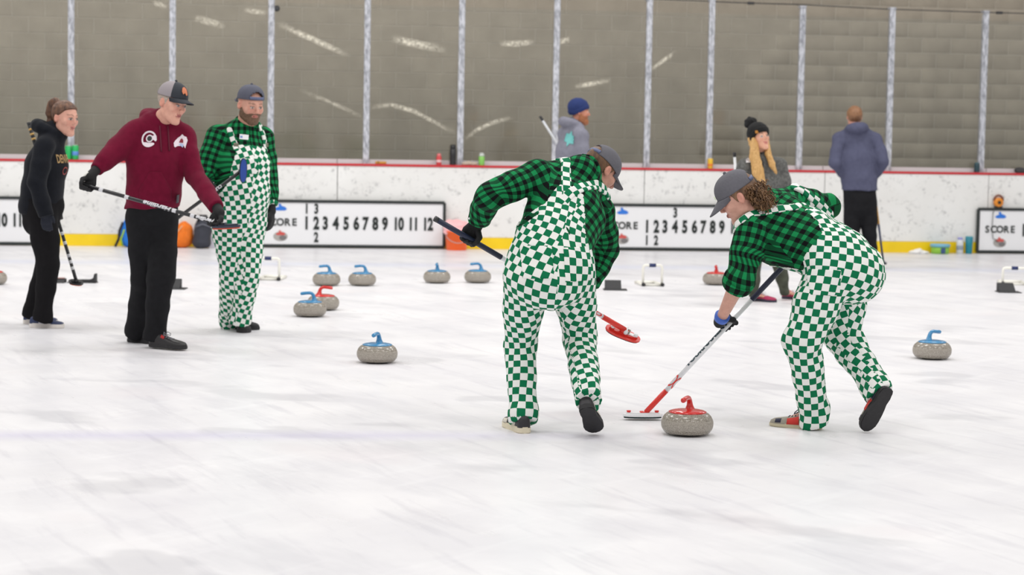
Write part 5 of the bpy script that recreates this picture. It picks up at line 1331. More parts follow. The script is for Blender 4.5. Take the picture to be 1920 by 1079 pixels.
# ================================================================== sweeper in the middle, seen from behind
def sweeper_middle():
    end, hd = at(817, 411, 10.60), at(1172, 619, 11.06); ax = nrm(end - hd); LL = np.linalg.norm(end - hd)
    J = dict(pel=at(1030, 492, 10.47), hipL=at(988, 512, 10.45), hipR=at(1074, 510, 10.49), knL=at(976, 645, 10.64), anL=at(980, 775, 10.49),
             knR=at(1086, 632, 10.68), anR=at(1103, 738, 10.30), neck=at(1092, 326, 10.84), shL=at(1010, 330, 10.68), shR=at(1122, 396, 10.95), elL=at(916, 368, 10.50), elR=at(1136, 470, 11.10))
    g = ground(984, 816); J['heelL'] = g + A(0, .05, 0); J['toeL'] = J['heelL'] + nrm(A(-.30, .95, 0)) * .285
    t = ground(1118, 817); J['toeR'] = t + A(0, .02, .012); J['heelR'] = at(1099, 768, 10.22)
    J['upR'] = np.cross(nrm(A(1, .15, 0)), nrm(J['toeR'] - J['heelR'])); J = {k: np.asarray(v) for k, v in J.items()}; J['wrL'] = J['wrR'] = J['pel']
    head = Head(at(1125, 321, 10.97), (.66, .46, -.62), (.5, .3, .8), 1.02)
    p = Person(J, head, 'person in green checkered overalls seen from behind, red-headed broom held across the body', ground_pt=J['pel'])
    body_to_hand(p, 'L', hd + ax * LL * (1 - .172), ax, A(.05, -.12, 1), -1, 1 if np.cross(ax, A(0, 0, 1))[1] > 0 else -1)
    body_to_hand(p, 'R', hd + ax * LL * .245, ax, A(.22, .05, 1), 1, 1 if np.cross(ax, A(0, 0, 1))[1] > 0 else -1)
    p.torso(torso_from(p.J, [at(1040, 450, 10.53), at(1064, 392, 10.70)], [(.165, .125), (.178, .135), (.178, .128), (.198, .128), (.115, .085)]))
    p.body((206, 156, 136), neck_r=.06)
    p.hair(HAIR_B, t=.006)
    cuffs = {S: p.J['wr' + S] + nrm(p.J['el' + S] - p.J['wr' + S]) * .03 for S in 'LR'}
    pelv = nrm(p.J['pel'] - p.tn[2][0])
    tor, shirt, sl = shirt_prims(p, .020, [.082, .078, .068, .062, .056, .055], (cuffs['L'], cuffs['R']), shr=.078, bottom=(p.J['pel'], pelv))
    up = nrm(head.out((0, -.022, -.085)) - p.J['neck'])
    shirt = wrinkled(union([shirt, cone(p.J['neck'] - up * .03, p.J['neck'] + up * .022, .088, .07)], .03), .0028, 17, 5, [p.J['elL'], p.J['elR'], cuffs['L'], p.tn[2][0] - p.tn[2][3] * .15, p.J['shL']], .007, .10)
    uv = shirt_uv(p, .053, .165)
    p.solid('plaid_shirt', shirt, M_PLAID, 0, uv=uv)
    collar(p, M_PLAID, .080, .074, .066, uv=uv)
    bm = bmesh.new(); bmesh.ops.create_uvsphere(bm, u_segments=10, v_segments=6, radius=.006, matrix=Matrix.Translation(V3(hit(shirt, 880, 410)))); bm_obj('cuff_button', bm, M_BTN, p.root, True)
    ov = Overalls(p, shirt, [.119, .104, .082, .075, .071, .073], {'L': at(980, 794, 10.49), 'R': at(1105, 756, 10.27)}, grow=.030)
    left = ov.side([(1042, 352), (1022, 382), (995, 412), (966, 440)]); right = ov.side([(1090, 352), (1096, 400), (1098, 440), (1108, 478)])
    h = lambda x, y: hit(shirt, x, y); hs = lambda q: snap(shirt, q); fr = np.cross(nrm(p.J['neck'] - p.J['pel']), nrm(p.J['shR'] - p.J['shL']))
    ov.panel(left, right, [(.05, 1.6), (.12, .9), (.36, .62)], full=.03, back_top=ov.phi(h(1066, 350)[None])[1][0])
    topL, topR = h(1060, 300) if h(1060, 300) is not None else h(1060, 308), h(1136, 358)
    pr = ov.prim(); J = p.J
    o = p.solid('overalls', pr, M_CHECK, .0028, 20, 9, [J['knL'], J['knR'], J['anL'] + A(0, 0, .03), J['anR'], J['hipL'] * .5 + J['hipR'] * .5 - A(0, 0, .1)], .013, .085, uv=ov.uv, big=True)
    ov.strap([h(1063, 372), h(1062, 352), h(1061, 328), topL, hs(topL + fr * .06 - A(0, 0, .01)), hs(topL + fr * .11 - A(0, 0, .09)), hs(topL + fr * .12 - A(0, 0, .2))], .0265, o)
    ov.strap([h(1056, 378), h(1070, 362), h(1094, 351), h(1118, 347), topR, hs(topR + fr * .06 - A(0, 0, .02)), hs(topR + fr * .12 - A(0, 0, .12))], .0265, o, .3)
    for px, py, w, hh in ((1008, 492, .15, .16), (1084, 496, .15, .17)):
        c = hit(pr, px, py); patch_pocket(p, ov, pr, c, nrm(J['hipR'] - J['hipL']), A(0, 0, 1), w, hh, lambda P, Q: shift_uv(ov.uv(P, Q), .45), parent=o)
    p.glove('L', M_GLV); p.glove('R', M_GLV)
    wht = mat('white_leather', (216, 210, 196), .5); blk = mat('black_leather', (40, 38, 42), .5); crm = mat('cream_midsole', (222, 212, 186), .6)
    shoe(p, 'L', blk, crm, .046, .095, .032, patches=[('side_panel', wht, sd, .2, .42, .1, .8) for sd in (-1, 1)] + [('toe_panel', wht, sd, .6, .8, .1, .7) for sd in (-1, 1)], laces=M_BTN)
    shoe(p, 'R', blk, M_SOLE, .048, .095, .03, up=np.cross(nrm(A(1, .15, 0)), nrm(J['toeR'] - J['heelR'])), patches=[('side_panel', wht, sd, .15, .6, .1, .6) for sd in (-1, 1)], laces=M_BTN)
    cap_for(p, False, -.16, length=.075, droop=.012, edge=.016, off=(0, -.006, .036))
    # broom
    hn = nrm(A(.18, -.55, .8)); hx = nrm(A(.93, .1, -.36))
    f = lambda px: (px - 1172) / (817 - 1172.0)
    t, hb, c, hx, hy, hn, ax, LL = broom('broom with a red oval head lifted over the ice, held across by the middle sweeper', hd, end, hx, hn,
        [(0, f(1128), M_RPL, 'lower_sleeve'), (f(1128), f(936), M_WSH, 'shaft'), (f(936), 1, M_NAVYG, 'grip')], M_PADK, M_RPL)
    for sx in (-.066, .066): bm = bmesh.new(); add_lathe(bm, [(.008, 0), (.013, .004), (.013, .012), (.006, .016)], 14, c + hx * sx + hn * .02, np.stack([hx, hy, hn], 1)); bm_obj('white_knob', bm, M_WPL, hb, True)
    bm = bmesh.new(); add_box(bm, c + hn * .022 + hx * .03, (.075, .022, .006), np.stack([hx, hy, hn], 1), .002); add_bar = bm_obj('white_slide', bm, M_WPL, hb)
    bm = bmesh.new(); add_tube(bm, [c + hn * .034 - hy * .024 + hx * .006, c + hn * .034 + hy * .024 + hx * .006], .011, 12); bm_obj('hinge_pin', bm, M_WPL, hb, True)
    bm = bmesh.new(); add_tube(bm, [c + hn * .03 + hx * .022 + hy * -.018, c + hn * .045 + hx * .026, c + hn * .03 + hx * .022 + hy * .018], .004, 8); bm_obj('hinge_clip', bm, M_BRASS, hb, True)
    ring = [(.026 * math.cos(a), .0145 * math.sin(a)) for a in np.linspace(0, 2 * math.pi, 24, endpoint=False)]
    shaft_ring(t, hd, ax, LL * f(1118), A(0, -1, .3), M_RPL)
def shaft_ring(t, hd, ax, start, facing, m, rad=.0134, rx=.022, ry=.0105, k=.62):
    f = nrm(facing - ax * (facing @ ax)); g = np.cross(ax, f); X = []; n = 28
    for s in (1.0, k):
        for i in range(n):
            a = 2 * math.pi * i / n; v = ry * s * math.sin(a) / rad; X.append(hd + ax * (start + rx * s * math.cos(a)) + (f * math.cos(v) + g * math.sin(v)) * (rad + .0012))
    F = [(i, (i + 1) % n, n + (i + 1) % n, n + i) for i in range(n)]
    return link_mesh('shaft_emblem', mesh_np('e', X, F), m, t)
sweeper_middle()

# ================================================================== sweeper on the right, bent over the broom
def sweeper_right():
    hd, end = at(1205, 780, 10.97), at(1534, 430, 10.84); ax = nrm(end - hd); LL = np.linalg.norm(end - hd)
    J = dict(pel=at(1570, 490, 10.74), hipL=at(1556, 512, 10.63), hipR=at(1580, 512, 10.84), knL=at(1504, 640, 10.60), anL=at(1526, 768, 10.72),
             knR=at(1580, 634, 10.86), anR=at(1643, 726, 10.66), neck=at(1408, 385, 10.80), shL=at(1408, 432, 10.68), shR=at(1490, 374, 11.0), elL=at(1387, 524, 10.62), elR=at(1556, 386, 11.12))
    g = ground(1537, 806); J['heelL'] = g; J['toeL'] = g + nrm(A(-.88, .45, 0)) * .27
    J['toeR'] = at(1622, 808, 10.62); J['heelR'] = at(1666, 732, 10.57)
    J['upR'] = A(-.45, .85, -.1); J = {k: np.asarray(v) for k, v in J.items()}; J['upR'] = nrm(J['upR'] - nrm(J['toeR'] - J['heelR']) * (J['upR'] @ nrm(J['toeR'] - J['heelR']))); J['wrL'] = J['wrR'] = J['pel']
    head = Head(at(1384, 371, 10.74), (-.85, .06, -.52), (-.52, 0, .85), 1.03, 1.0, True)
    p = Person(J, head, 'person in green checkered overalls bending low, curly hair under a grey cap', ground_pt=J['pel'])
    body_to_hand(p, 'L', hd + ax * LL * .492, ax, A(-.02, -.80, .55), 1, 1 if np.cross(ax, A(0, 0, 1))[1] > 0 else -1)
    body_to_hand(p, 'R', hd + ax * LL * .88, ax, A(.3, .35, .9), 1, 1 if np.cross(ax, A(0, 0, 1))[1] > 0 else -1)
    p.torso(torso_from(p.J, [at(1518, 452, 10.80), at(1456, 416, 10.86)], [(.16, .135), (.175, .145), (.168, .135), (.182, .125), (.10, .08)]))
    p.body((214, 164, 146), (120, 84, 60), neck_r=.06, fore=.047, lips=(182, 110, 96))
    p.hair(hair_mat('light_brown_hair', (86, 60, 42), (140, 104, 74)), t=.007)
    # curls at the nape
    rr = np.random.RandomState(4); bm = bmesh.new()
    for i in range(420):
        q = A(rr.uniform(-.078, .078), -.060 - rr.rand() * .045, .025 - rr.rand() * .105); q[1] += abs(q[0]) * .55 - .012
        c0 = head.out(q); outw = nrm(c0 - head.out((0, -.0, .0))); dr = nrm(outw * .6 + A(.75, -.05, -.12) + rr.normal(size=3) * .22); ln = .032 + .036 * rr.rand()
        e1 = nrm(np.cross(dr, A(.3, .5, .8))); e2 = np.cross(dr, e1); R0 = .005 + .006 * rr.rand(); a0 = rr.rand() * 6; tw = 14 + 9 * rr.rand()
        pts = [c0 + dr * ln * u + A(.012, 0, -.014) * u * u + (e1 * math.cos(a0 + tw * u) + e2 * math.sin(a0 + tw * u)) * R0 * (.4 + u) for u in np.linspace(0, 1, 18)]
        add_tube(bm, pts, [.0024] * 16 + [.002, .001], 4)
    bm_obj('curly_hair', bm, HAIR_CURL, p.root, True)
    cuffs = {'L': p.J['elL'] + (p.J['wrL'] - p.J['elL']) * .07, 'R': p.J['elR'] + (p.J['wrR'] - p.J['elR']) * .9}
    pelv = nrm(p.J['pel'] - p.tn[2][0])
    tor0, _, sl = shirt_prims(p, .020, {'L': [.084, .082, .074, .066, .060, .058], 'R': [.078, .070, .058, .055, .052, .05]}, (cuffs['L'], cuffs['R']), shr=.066, bottom=(p.J['pel'], pelv))
    hang = [ellip(at(1462, 462, 10.80), (.15, .14, .105)), ellip(at(1500, 468, 10.80), (.12, .14, .10))]
    tor = union([tor0] + hang, .06)
    cl = nrm(A(-.90, -.06, .42)); cc = at(1404, 398, 10.78)
    shirt = wrinkled(union([tor, sl['L'], sl['R'], cone(cc - cl * .05, cc + cl * .012, .098, .078)], .03), .0030, 16, 21, [p.J['elL'], p.J['elR'], at(1480, 500, 10.7), at(1425, 470, 10.7)], .008, .11)
    uv = shirt_uv(p, .053, .165, ((0, 0), (.25, 0), (0, 0)))
    p.solid('plaid_shirt', shirt, M_PLAID, 0, uv=uv)
    collar(p, M_PLAID, .082, .080, .055, lean=cl, uv=uv, c=cc)
    d = nrm(p.J['wrL'] - p.J['elL'])
    f = cone(cuffs['L'] - d * .03, cuffs['L'] + d * .034, .086, .082)
    def ring(P): q = P - cuffs['L']; t = q @ d; return np.maximum(f[0](P), np.abs(t) - .027)
    p.solid('rolled_cuff', (ring, f[1], f[2]), M_PLAID, .0015, 30, 4, h=.005, uv=uv, smooth=2)
    ov = Overalls(p, shirt, [.125, .118, .097, .080, .076, .080], {'L': at(1526, 795, 10.72), 'R': at(1649, 742, 10.63)}, grow=.030)
    near = ov.side([(1512, 396), (1530, 415), (1542, 440), (1543, 455), (1528, 478), (1505, 500)])
    left = [(S, -abs(a)) for S, a in near]; right = [(S, min(abs(a), 1.2)) for S, a in near]
    ov.panel(left, right, [(.03, 1.6), (.10, .9), (.36, .6)], full=.035, back_top=max(q[0] for q in near) + .012)
    h = lambda x, y: hit(shirt, x, y); hs = lambda q: snap(shirt, q); fr = np.cross(nrm(p.J['neck'] - p.J['pel']), nrm(p.J['shR'] - p.J['shL']))
    eL = h(1392, 412); eR = h(1462, 342)
    pr = ov.prim(); J = p.J
    o = p.solid('overalls', pr, M_CHECK, .0030, 20, 33, [J['knL'], J['knR'], J['anL'], J['anR'], at(1490, 520, 10.6)], .012, .09, uv=ov.uv, big=True)
    ov.strap([h(1545, 392), h(1522, 388), h(1490, 389), h(1440, 394), h(1408, 402), eL, hs(eL + fr * .06), hs(eL + fr * .13 + nrm(p.J['pel'] - p.J['neck']) * .08)], .0235, o)
    ov.strap([h(1556, 402), h(1540, 386), h(1518, 368), h(1490, 352), eR, hs(eR + fr * .06), hs(eR + fr * .13 + nrm(p.J['pel'] - p.J['neck']) * .08)], .0245, o, .4)
    c = hit(pr, 1548, 530); patch_pocket(p, ov, pr, c, A(1, .2, .0), A(0, 0, 1), .15, .13, lambda P, Q: shift_uv(ov.uv(P, Q), .45), parent=o)
    bk = hit(pr, 1484, 514); bm = bmesh.new(); add_box(bm, bk, (.035, .012, .028), None, .004); bm_obj('side_button', bm, M_BRASS, o)
    p.glove('L', M_GLV, cuff=.012, rcuff=.036); p.glove('R', M_GLV)
    w, e = J['wrL'], J['elL']; u = nrm(e - w); bm = bmesh.new(); add_tube(bm, [w + u * .002, w + u * .02, w + u * .034], [.036, .040, .041], 20); bm_obj('glove_cuff', bm, mat('blue_cuff', (66, 104, 196), .6), p.root, True)
    red = mat('red_suede', (204, 52, 44), .7); nav = mat('navy_suede', (34, 36, 60), .7); gry = mat('grey_suede', (152, 146, 134), .8, var=.08); crm = mat('cream_midsole', (222, 212, 186), .6)
    lo, hi = 0.02, 0.8
    pt_ = lambda: [('red_stripe', red, sd, .36, .62, .02, .78) for sd in (-1, 1)] + [('toe_overlay', nav, sd, .74, .86, .25, .85) for sd in (-1, 1)] + [('heel_overlay', nav, sd, .22, .34, .05, .6) for sd in (-1, 1)]
    shoe(p, 'L', gry, mat('tan_midsole', (196, 186, 158), .6), .045, .085, .022, patches=pt_(), laces=nav)
    shoe(p, 'R', gry, M_SOLE, .048, .085, .028, up=A(-.45, .85, -.1), patches=pt_(), laces=nav)
    cap, pt = cap_for(p, False, -.06, length=.072, droop=.048, edge=.010, off=(0, -.008, .044))
    vv, ff = fan([(.016 * math.cos(a), .012 * math.sin(a)) for a in np.linspace(0, 2 * math.pi, 16, endpoint=False)])
    X = []
    for x, y in vv: X.append(pt(x / .085, .16 + y / .09, 1.05))
    link_mesh('cap_emblem', mesh_np('e', X, ff), mat('lime_emblem', (176, 226, 40), .5), cap)
    # broom on the ice
    f = lambda px: (px - 1205) / (1534 - 1205.0)
    t, hb, c, hx, hy, hn, ax, LL = broom('broom with a white head on the ice beside the sliding red-handled stone', hd, end, A(1, .08, 0), A(0, 0, 1),
        [(0, f(1250), M_RPL, 'lower_sleeve'), (f(1250), f(1411), M_WSH, 'shaft'), (f(1411), 1, M_NAVYG, 'grip')], M_PADG, M_WPL, off=float(hd[2]) - .0195, L=.215, W=.08)
    for sx in (-.075, .075): bm = bmesh.new(); add_lathe(bm, [(.004, 0), (.012, .014), (.012, .018), (.004, .019)], 12, c + hx * sx + hn * .012, np.stack([hx, hy, hn], 1)); bm_obj('red_knob', bm, M_RPL, hb, True)
    bm = bmesh.new(); add_box(bm, c + hn * .018, (.03, .04, .016), np.stack([hx, hy, hn], 1), .004); bm_obj('red_socket', bm, M_RPL, hb)
    shaft_text(t, 'TOURNAMENT', hd, ax, LL * f(1330), .032, mat('dark_teal_print', (28, 56, 66), .5), A(-.72, -.25, .62), sx=1.45, up_sign=-1)
    shaft_ring(t, hd, ax, LL * f(1266), A(-.7, -.45, .5), M_RPL, rx=.040, ry=.015, k=.74); shaft_ring(t, hd, ax, LL * f(1266), A(.7, -.45, -.4), M_RPL, rx=.040, ry=.015, k=.74)
sweeper_right()
# ================================================================== the people behind
def cap_brim_front(p, *a, **k): return cap_for(p, *a, **k)
def trousers(p, m, legr, hems, grow=.02, amp=.004, f=14, seed=3, jamp=.008, top=.06, name='trousers'):
    J = p.J; legs = []
    for S in 'LR':
        hp, kn, an = J['hip' + S], J['kn' + S], J['an' + S]; hm = hems[S]; d = nrm(an - kn)
        legs.append(cut(union(chainp([hp, hp + (kn - hp) * .5, kn, kn + (an - kn) * .5, an, hm + d * .03], legr), .02), hm, d))
    lower = Loft([(c, w + grow, d + grow, r) for c, w, d, r in p.tn[:3]])
    pel = cut(union(lower.prims(), .02), J['pel'] + nrm(p.tn[2][0] - J['pel']) * top, nrm(p.tn[2][0] - J['pel']))
    return p.solid(name, union([pel] + legs, .03), m, amp, f, seed, [J['knL'], J['knR'], hems['L'], hems['R'], J['pel']], jamp, .11)
def hood_prims(p, r=.088, t0=.026, t1=.046, drop=.02, back=.03):
    J = p.J; nb = J['neck']; R = nrm(J['shR'] - J['shL']); up = nrm(nb - p.tn[-2][0] + A(0, 0, .05)); R = nrm(R - up * (R @ up)); F = np.cross(up, R); pr = []
    pts, rs = [], []
    for i in range(13):
        a = math.radians(-160 + 320 * i / 12)              # 0 = back
        k = (1 + math.cos(a)) / 2
        pts.append(nb + R * r * math.sin(a) * (1 + .1 * k) - F * (r * math.cos(a) + back * k) + up * (.03 * k - drop * (1 - k))); rs.append(t0 + (t1 - t0) * k)
    return union(chainp(pts, rs), .02)
def hoodie(p, m, grow, sr, hem, hemn, cuffs, amp=.004, f=13, seed=5, shr=.068, hood=True, jamp=.007, name='hoodie', hoodk={}):
    J = p.J; tor, sh, sl = shirt_prims(p, grow, sr, cuffs, shr=shr)
    tor = cut(tor, hem, hemn); pr = [tor, sl['L'], sl['R']]
    nk = cone(J['neck'] - A(0, 0, .04), J['neck'] + A(0, 0, .01), .09, .075); pr.append(nk)
    body = union(pr, .03)
    if hood: body = union([body, hood_prims(p, **hoodk)], .012)
    w = wrinkled(body, amp, f, seed, [J['elL'], J['elR'], J['shL'] - A(0, 0, .08), J['shR'] - A(0, 0, .08), hem], jamp, .11)
    o = p.solid(name, w, m, 0); return o, w
def ribs(p, prim, hem, hemn, m, h=.045, name='hem_rib'):
    """ribbed band at the bottom of a hoodie"""
    f, lo, hi = prim; n = nrm(hemn)
    def g(P): d = f(P); t = (P - hem) @ n; return np.maximum(np.maximum(d + .004, t - .002), -(t + h))
    return p.solid(name, (g, lo, hi), m, 0, smooth=1)

# ------------------------------------------------------------------ bearded man in bib overalls
def bib_man():
    hd, end = at(455, 319, 14.78), at(262, 462, 15.08); ax = nrm(end - hd); LL = np.linalg.norm(end - hd)
    J = dict(pel=at(448, 412, 15.15), hipR=at(430, 425, 15.12), hipL=at(468, 425, 15.2), neck=at(462, 240, 15.15), shR=at(408, 256, 15.05), shL=at(492, 258, 15.26),
             elR=at(384, 326, 14.98), elL=at(505, 336, 15.30), knR=at(434, 515, 15.12), knL=at(464, 515, 15.10), anR=at(430, 598, 15.42), anL=at(452, 594, 15.22), wrL=at(509, 392, 15.22))
    g = ground(418, 616); J['heelR'] = g; J['toeR'] = g + nrm(A(.96, -.25, 0)) * .285
    g = ground(457, 625); J['toeL'] = g; J['heelL'] = g + nrm(A(-.12, 1, 0)) * .285
    J = {k: np.asarray(v) for k, v in J.items()}; J['wrR'] = J['pel']
    p = Person(J, Head(at(470, 198, 15.07), (.56, -.80, -.28), (.16, -.2, 1), 1.04, 1.05), 'bearded person in green checkered bib overalls and plaid shirt, grey cap worn backwards', h=.008, ground_pt=J['pel'])
    body_to_hand(p, 'R', hd + ax * LL * .30, ax, A(-.25, .30, 1), 1, 1)
    p.hands['L'] = loose_hand(p.J['wrL'], A(.02, -.12, -1), A(-.8, .2, 0), A(-.2, -1, 0), curl=.35)
    p.torso(torso_from(p.J, [at(452, 366, 15.09), at(458, 308, 15.10)], [(.165, .13), (.182, .145), (.185, .158), (.19, .135), (.105, .08)]))
    p.body((214, 162, 142), (110, 84, 66), neck_r=.066, lips=(186, 112, 102))
    p.solid('beard', p.head.shell(.0045, beard_region, .002, 130), BEARD_B, 0, h=.0055)
    cuffs = {S: p.J['wr' + S] + nrm(p.J['el' + S] - p.J['wr' + S]) * .03 for S in 'LR'}
    tor, shirt, sl = shirt_prims(p, .018, [.086, .080, .066, .060, .052, .05], (cuffs['L'], cuffs['R']), shr=.07, bottom=(p.J['pel'], -A(0, 0, 1)))
    shirt = wrinkled(shirt, .003, 15, 8, [p.J['elL'], p.J['elR']], .007, .11); uv = shirt_uv(p, .055, .17)
    so = p.solid('plaid_shirt', shirt, M_PLAID, 0, uv=uv)
    collar(p, M_PLAID, .074, .080, .05, uv=uv)
    ov = Overalls(p, shirt, [.112, .104, .088, .082, .078, .082], {'L': at(450, 606, 15.2), 'R': at(428, 608, 15.43)}, grow=.028, size=.0365)
    fr = [(S, math.pi - abs(a)) for S, a in ov.side([(441, 272), (438, 300), (432, 330), (420, 355), (404, 382)])]
    ov.panel([(.05, -1.2), (.3, -.35)], [(.05, 1.2), (.3, .35)], fr, full=.05, back_top=.3)
    o = p.solid('overalls', ov.prim(.008), M_CHECK, .003, 15, 4, [p.J['knL'], p.J['knR'], p.J['anL'], p.J['anR'], p.J['pel'] - A(0, 0, .1)], .008, .1, uv=ov.uv, big=True)
    h = lambda x, y: hit(shirt, x, y, 12.5); hs = lambda q: snap(shirt, q); F = nrm(A(.4, -.9, 0)); X = nrm(A(-.9, -.4, 0))
    for pix, sg in (([(444, 280), (437, 262), (430, 244), (422, 228)], 1), ([(498, 280), (495, 262), (491, 248), (487, 238)], -1)):
        q = [h(*a) for a in pix]; q = [a for a in q if a is not None]; e = q[-1]
        q += [hs(e - F * .05 + A(0, 0, .01)), hs(e - F * .12 - A(0, 0, .02)), hs(e - F * .2 - X * sg * .04 - A(0, 0, .12)), hs(p.tn[3][0] - F * .2 - A(0, 0, .02))]
        ov.strap(q, .021, o, .1 if sg > 0 else .3)
    for px, py in ((443, 272), (499, 272)):
        c = h(px, py)
        if c is not None: bm = bmesh.new(); add_box(bm, c - A(0, .012, 0), (.035, .012, .03), None, .004); bm_obj('buckle', bm, M_BRASS, o)
    c = hit(ov.prim(.008), 470, 312, 12.5); pk = patch_pocket(p, ov, ov.prim(.008), c, -X, A(0, 0, 1), .13, .11, lambda P, Q: shift_uv(ov.uv(P, Q), .5), name='bib_pocket', h_=.006, parent=o)
    vv, ff = fan([(-.034, -.018), (.034, -.018), (.034, .018), (-.034, .018)])
    b = decal(p, so, 'name_badge', vv, ff, at(457, 257, 15.0), nrm(A(.92, .38, -.08)), A(0, 0, 1), A(0, 1, 0), mat('badge_white', (240, 240, 244), .4), .010)
    vv, ff = fan([(-.012, -.006), (.006, -.006), (.006, .008), (-.012, .008)]); decal(p, so, 'badge_print', vv, ff, at(453, 257, 15.0), nrm(A(.92, .38, -.08)), A(0, 0, 1), A(0, 1, 0), mat('badge_blue', (120, 150, 210), .4), .012)
    p.glove('R', M_GLV); p.glove('L', M_GLV, k=1.25)
    bsh = mat('black_suede', (34, 33, 36), .75); 
    for S in 'LR': shoe(p, S, bsh, M_SOLE, .052, .10, .026, laces=M_GLV)
    cap_for(p, True, -.14, m=mat('slate_cap_cloth', (82, 84, 98), .85), length=.07, droop=.03, edge=.02, off=(0, -.014, .050))
    t, hb, c, hx, hy, hn, ax, LL = broom('black-shafted broom with a blue pad, held up in front of the bib overalls', hd, end, A(.04, -.1, 1), nrm(A(-.25, .85, .1)),
        [(0, .75, mat('carbon_black', (36, 36, 38), .3), 'shaft'), (.75, 1, mat('black_grip', (30, 30, 32), .6), 'grip')], mat('blue_pad', (44, 78, 160), .75), mat('dark_head', (40, 44, 60), .4), L=.175, W=.055, off=.03)
    shaft_text(t, 'CURL', hd, ax, LL * .24, .03, mat('silver_print', (210, 210, 214), .3), A(0, -1, .2), sx=1.2, up_sign=-1)
bib_man()

# ------------------------------------------------------------------ man in the maroon hoodie
def maroon_man():
    hd, end = at(424, 423, 13.62), at(150, 345, 13.72); ax = nrm(end - hd); LL = np.linalg.norm(end - hd)
    J = dict(pel=at(285, 402, 14.12), hipR=at(265, 415, 14.10), hipL=at(307, 415, 14.16), neck=at(302, 226, 14.12), shR=at(252, 250, 14.05), shL=at(342, 256, 14.18),
             elR=at(206, 292, 13.90), elL=at(364, 328, 14.02), knR=at(270, 525, 14.15), knL=at(302, 522, 13.98), anR=at(257, 618, 14.36), anL=at(291, 626, 14.05))
    g = ground(244, 641); J['heelR'] = g; J['toeR'] = g + nrm(A(.85, -.5, 0)) * .285
    g = ground(283, 654); J['heelL'] = g + A(0, .03, .01); J['toeL'] = J['heelL'] + nrm(A(.78, -.42, 0)) * .285
    J = {k: np.asarray(v) for k, v in J.items()}; J['wrL'] = J['wrR'] = J['pel']
    p = Person(J, Head(at(322, 195, 14.04), (.80, -.57, -.22), (.26, -.05, .96), 1.06), 'older person in a maroon hoodie and black trousers, holding a broom level across the thighs', h=.008, ground_pt=J['pel'])
    body_to_hand(p, 'R', hd + ax * LL * .955, ax, A(.55, .35, .8), 1, 1)
    body_to_hand(p, 'L', hd + ax * LL * .082, ax, A(-.42, .42, .85), -1, 1)
    p.torso(torso_from(p.J, [at(288, 362, 14.08), at(294, 300, 14.08)], [(.15, .115), (.158, .12), (.158, .135), (.172, .125), (.10, .078)]))
    p.body((222, 168, 148), (170, 132, 112), neck_r=.062, lips=(176, 100, 98), iris=(80, 90, 100))
    p.hair(hair_mat('short_grey_hair', (150, 136, 124), (190, 176, 164), (120, 120, 120)), t=.003, noise=.001)
    M_MAR = mat('maroon_fleece', (104, 16, 44), .9, var=.10, vscale=30, bump=.15, spec=.12, sheen=.04)
    cuffs = {S: p.J['wr' + S] + nrm(p.J['el' + S] - p.J['wr' + S]) * .045 for S in 'LR'}
    o, w = hoodie(p, M_MAR, .024, [.082, .078, .066, .062, .05, .046], at(285, 390, 14.1), A(0.05, 0, -1), (cuffs['L'], cuffs['R']), seed=12, amp=.0045, jamp=.009, shr=.074, hoodk=dict(t1=.058, back=.045, drop=.01))
    F = A(.12, -1, 0); X = A(1, .12, 0)
    # kangaroo pocket
    c = hit(w, 291, 350, 12); ex, ez = nrm(X), A(0, 0, 1); R = np.stack([ex, nrm(np.cross(ez, ex)), ez], 1)
    def pk(P):
        q = (P - c) @ R; hw = np.where(q[:, 2] > -.02, .105 - (q[:, 2] + .02) * .55, .105); g = w[0](P)
        return np.maximum(np.maximum(g - .007, -(g + .006)), np.maximum(np.maximum(np.abs(q[:, 0]) - hw, np.abs(q[:, 2]) - .10), np.abs(q[:, 1]) - .1))
    crisp(p.solid('front_pocket', (pk, c - .2, c + .2), M_MAR, 0, h=.006, parent=o))
    for a, b in (((300, 236), (303, 284)), ((315, 236), (318, 283))):
        pts = [hit(w, a[0] + (b[0] - a[0]) * i / 5, a[1] + (b[1] - a[1]) * i / 5, 12) - A(0, .006, 0) for i in range(6)]
        bm = bmesh.new(); add_tube(bm, pts, .0045, 8); bm_obj('drawstring', bm, mat('maroon_cord', (92, 14, 40), .8), o, True)
    WH = mat('silver_white_print', (226, 214, 222), .5); BK = mat('black_print', (22, 26, 30), .5); RD = mat('maroon_print', (130, 24, 44), .6); BL = mat('pale_blue_print', (170, 186, 220), .5)
    def put(nm, outl, m, px, py, lift, hole=None, ang=0.0):
        vv, ff = fan(outl, hole); cs, sn = math.cos(ang), math.sin(ang); vv = np.stack([vv[:, 0] * cs - vv[:, 1] * sn, vv[:, 0] * sn + vv[:, 1] * cs], 1)
        return decal(p, o, nm, vv, ff, at(px, py, 13.9), X, A(0, 0, 1), A(0, 1, -.05), m, lift)
    arc = lambda r, a0, a1, n=26, sx=.88, cx=0, cy=0: [(cx + r * sx * math.cos(a0 + (a1 - a0) * i / n), cy + r * math.sin(a0 + (a1 - a0) * i / n)) for i in range(n + 1)]
    C0, C1 = math.radians(28), math.radians(330)
    put('chest_emblem', arc(.056, C0, C1) + arc(.044, C1, C0), WH, 276, 260, .004, ang=-.1)
    e = [(.024 * math.cos(a), .026 * math.sin(a)) for a in np.linspace(0, 2 * math.pi, 24, endpoint=False)]
    put('chest_emblem', e, WH, 277, 259, .005); put('chest_emblem', [(x * .66, y * .66) for x, y in e], BK, 277, 259, .007)
    put('chest_emblem', [(.018, -.004), (.042, -.020), (.048, -.008), (.030, .010), (.046, .016), (.036, .028), (.016, .016)], WH, 277, 259, .0055)
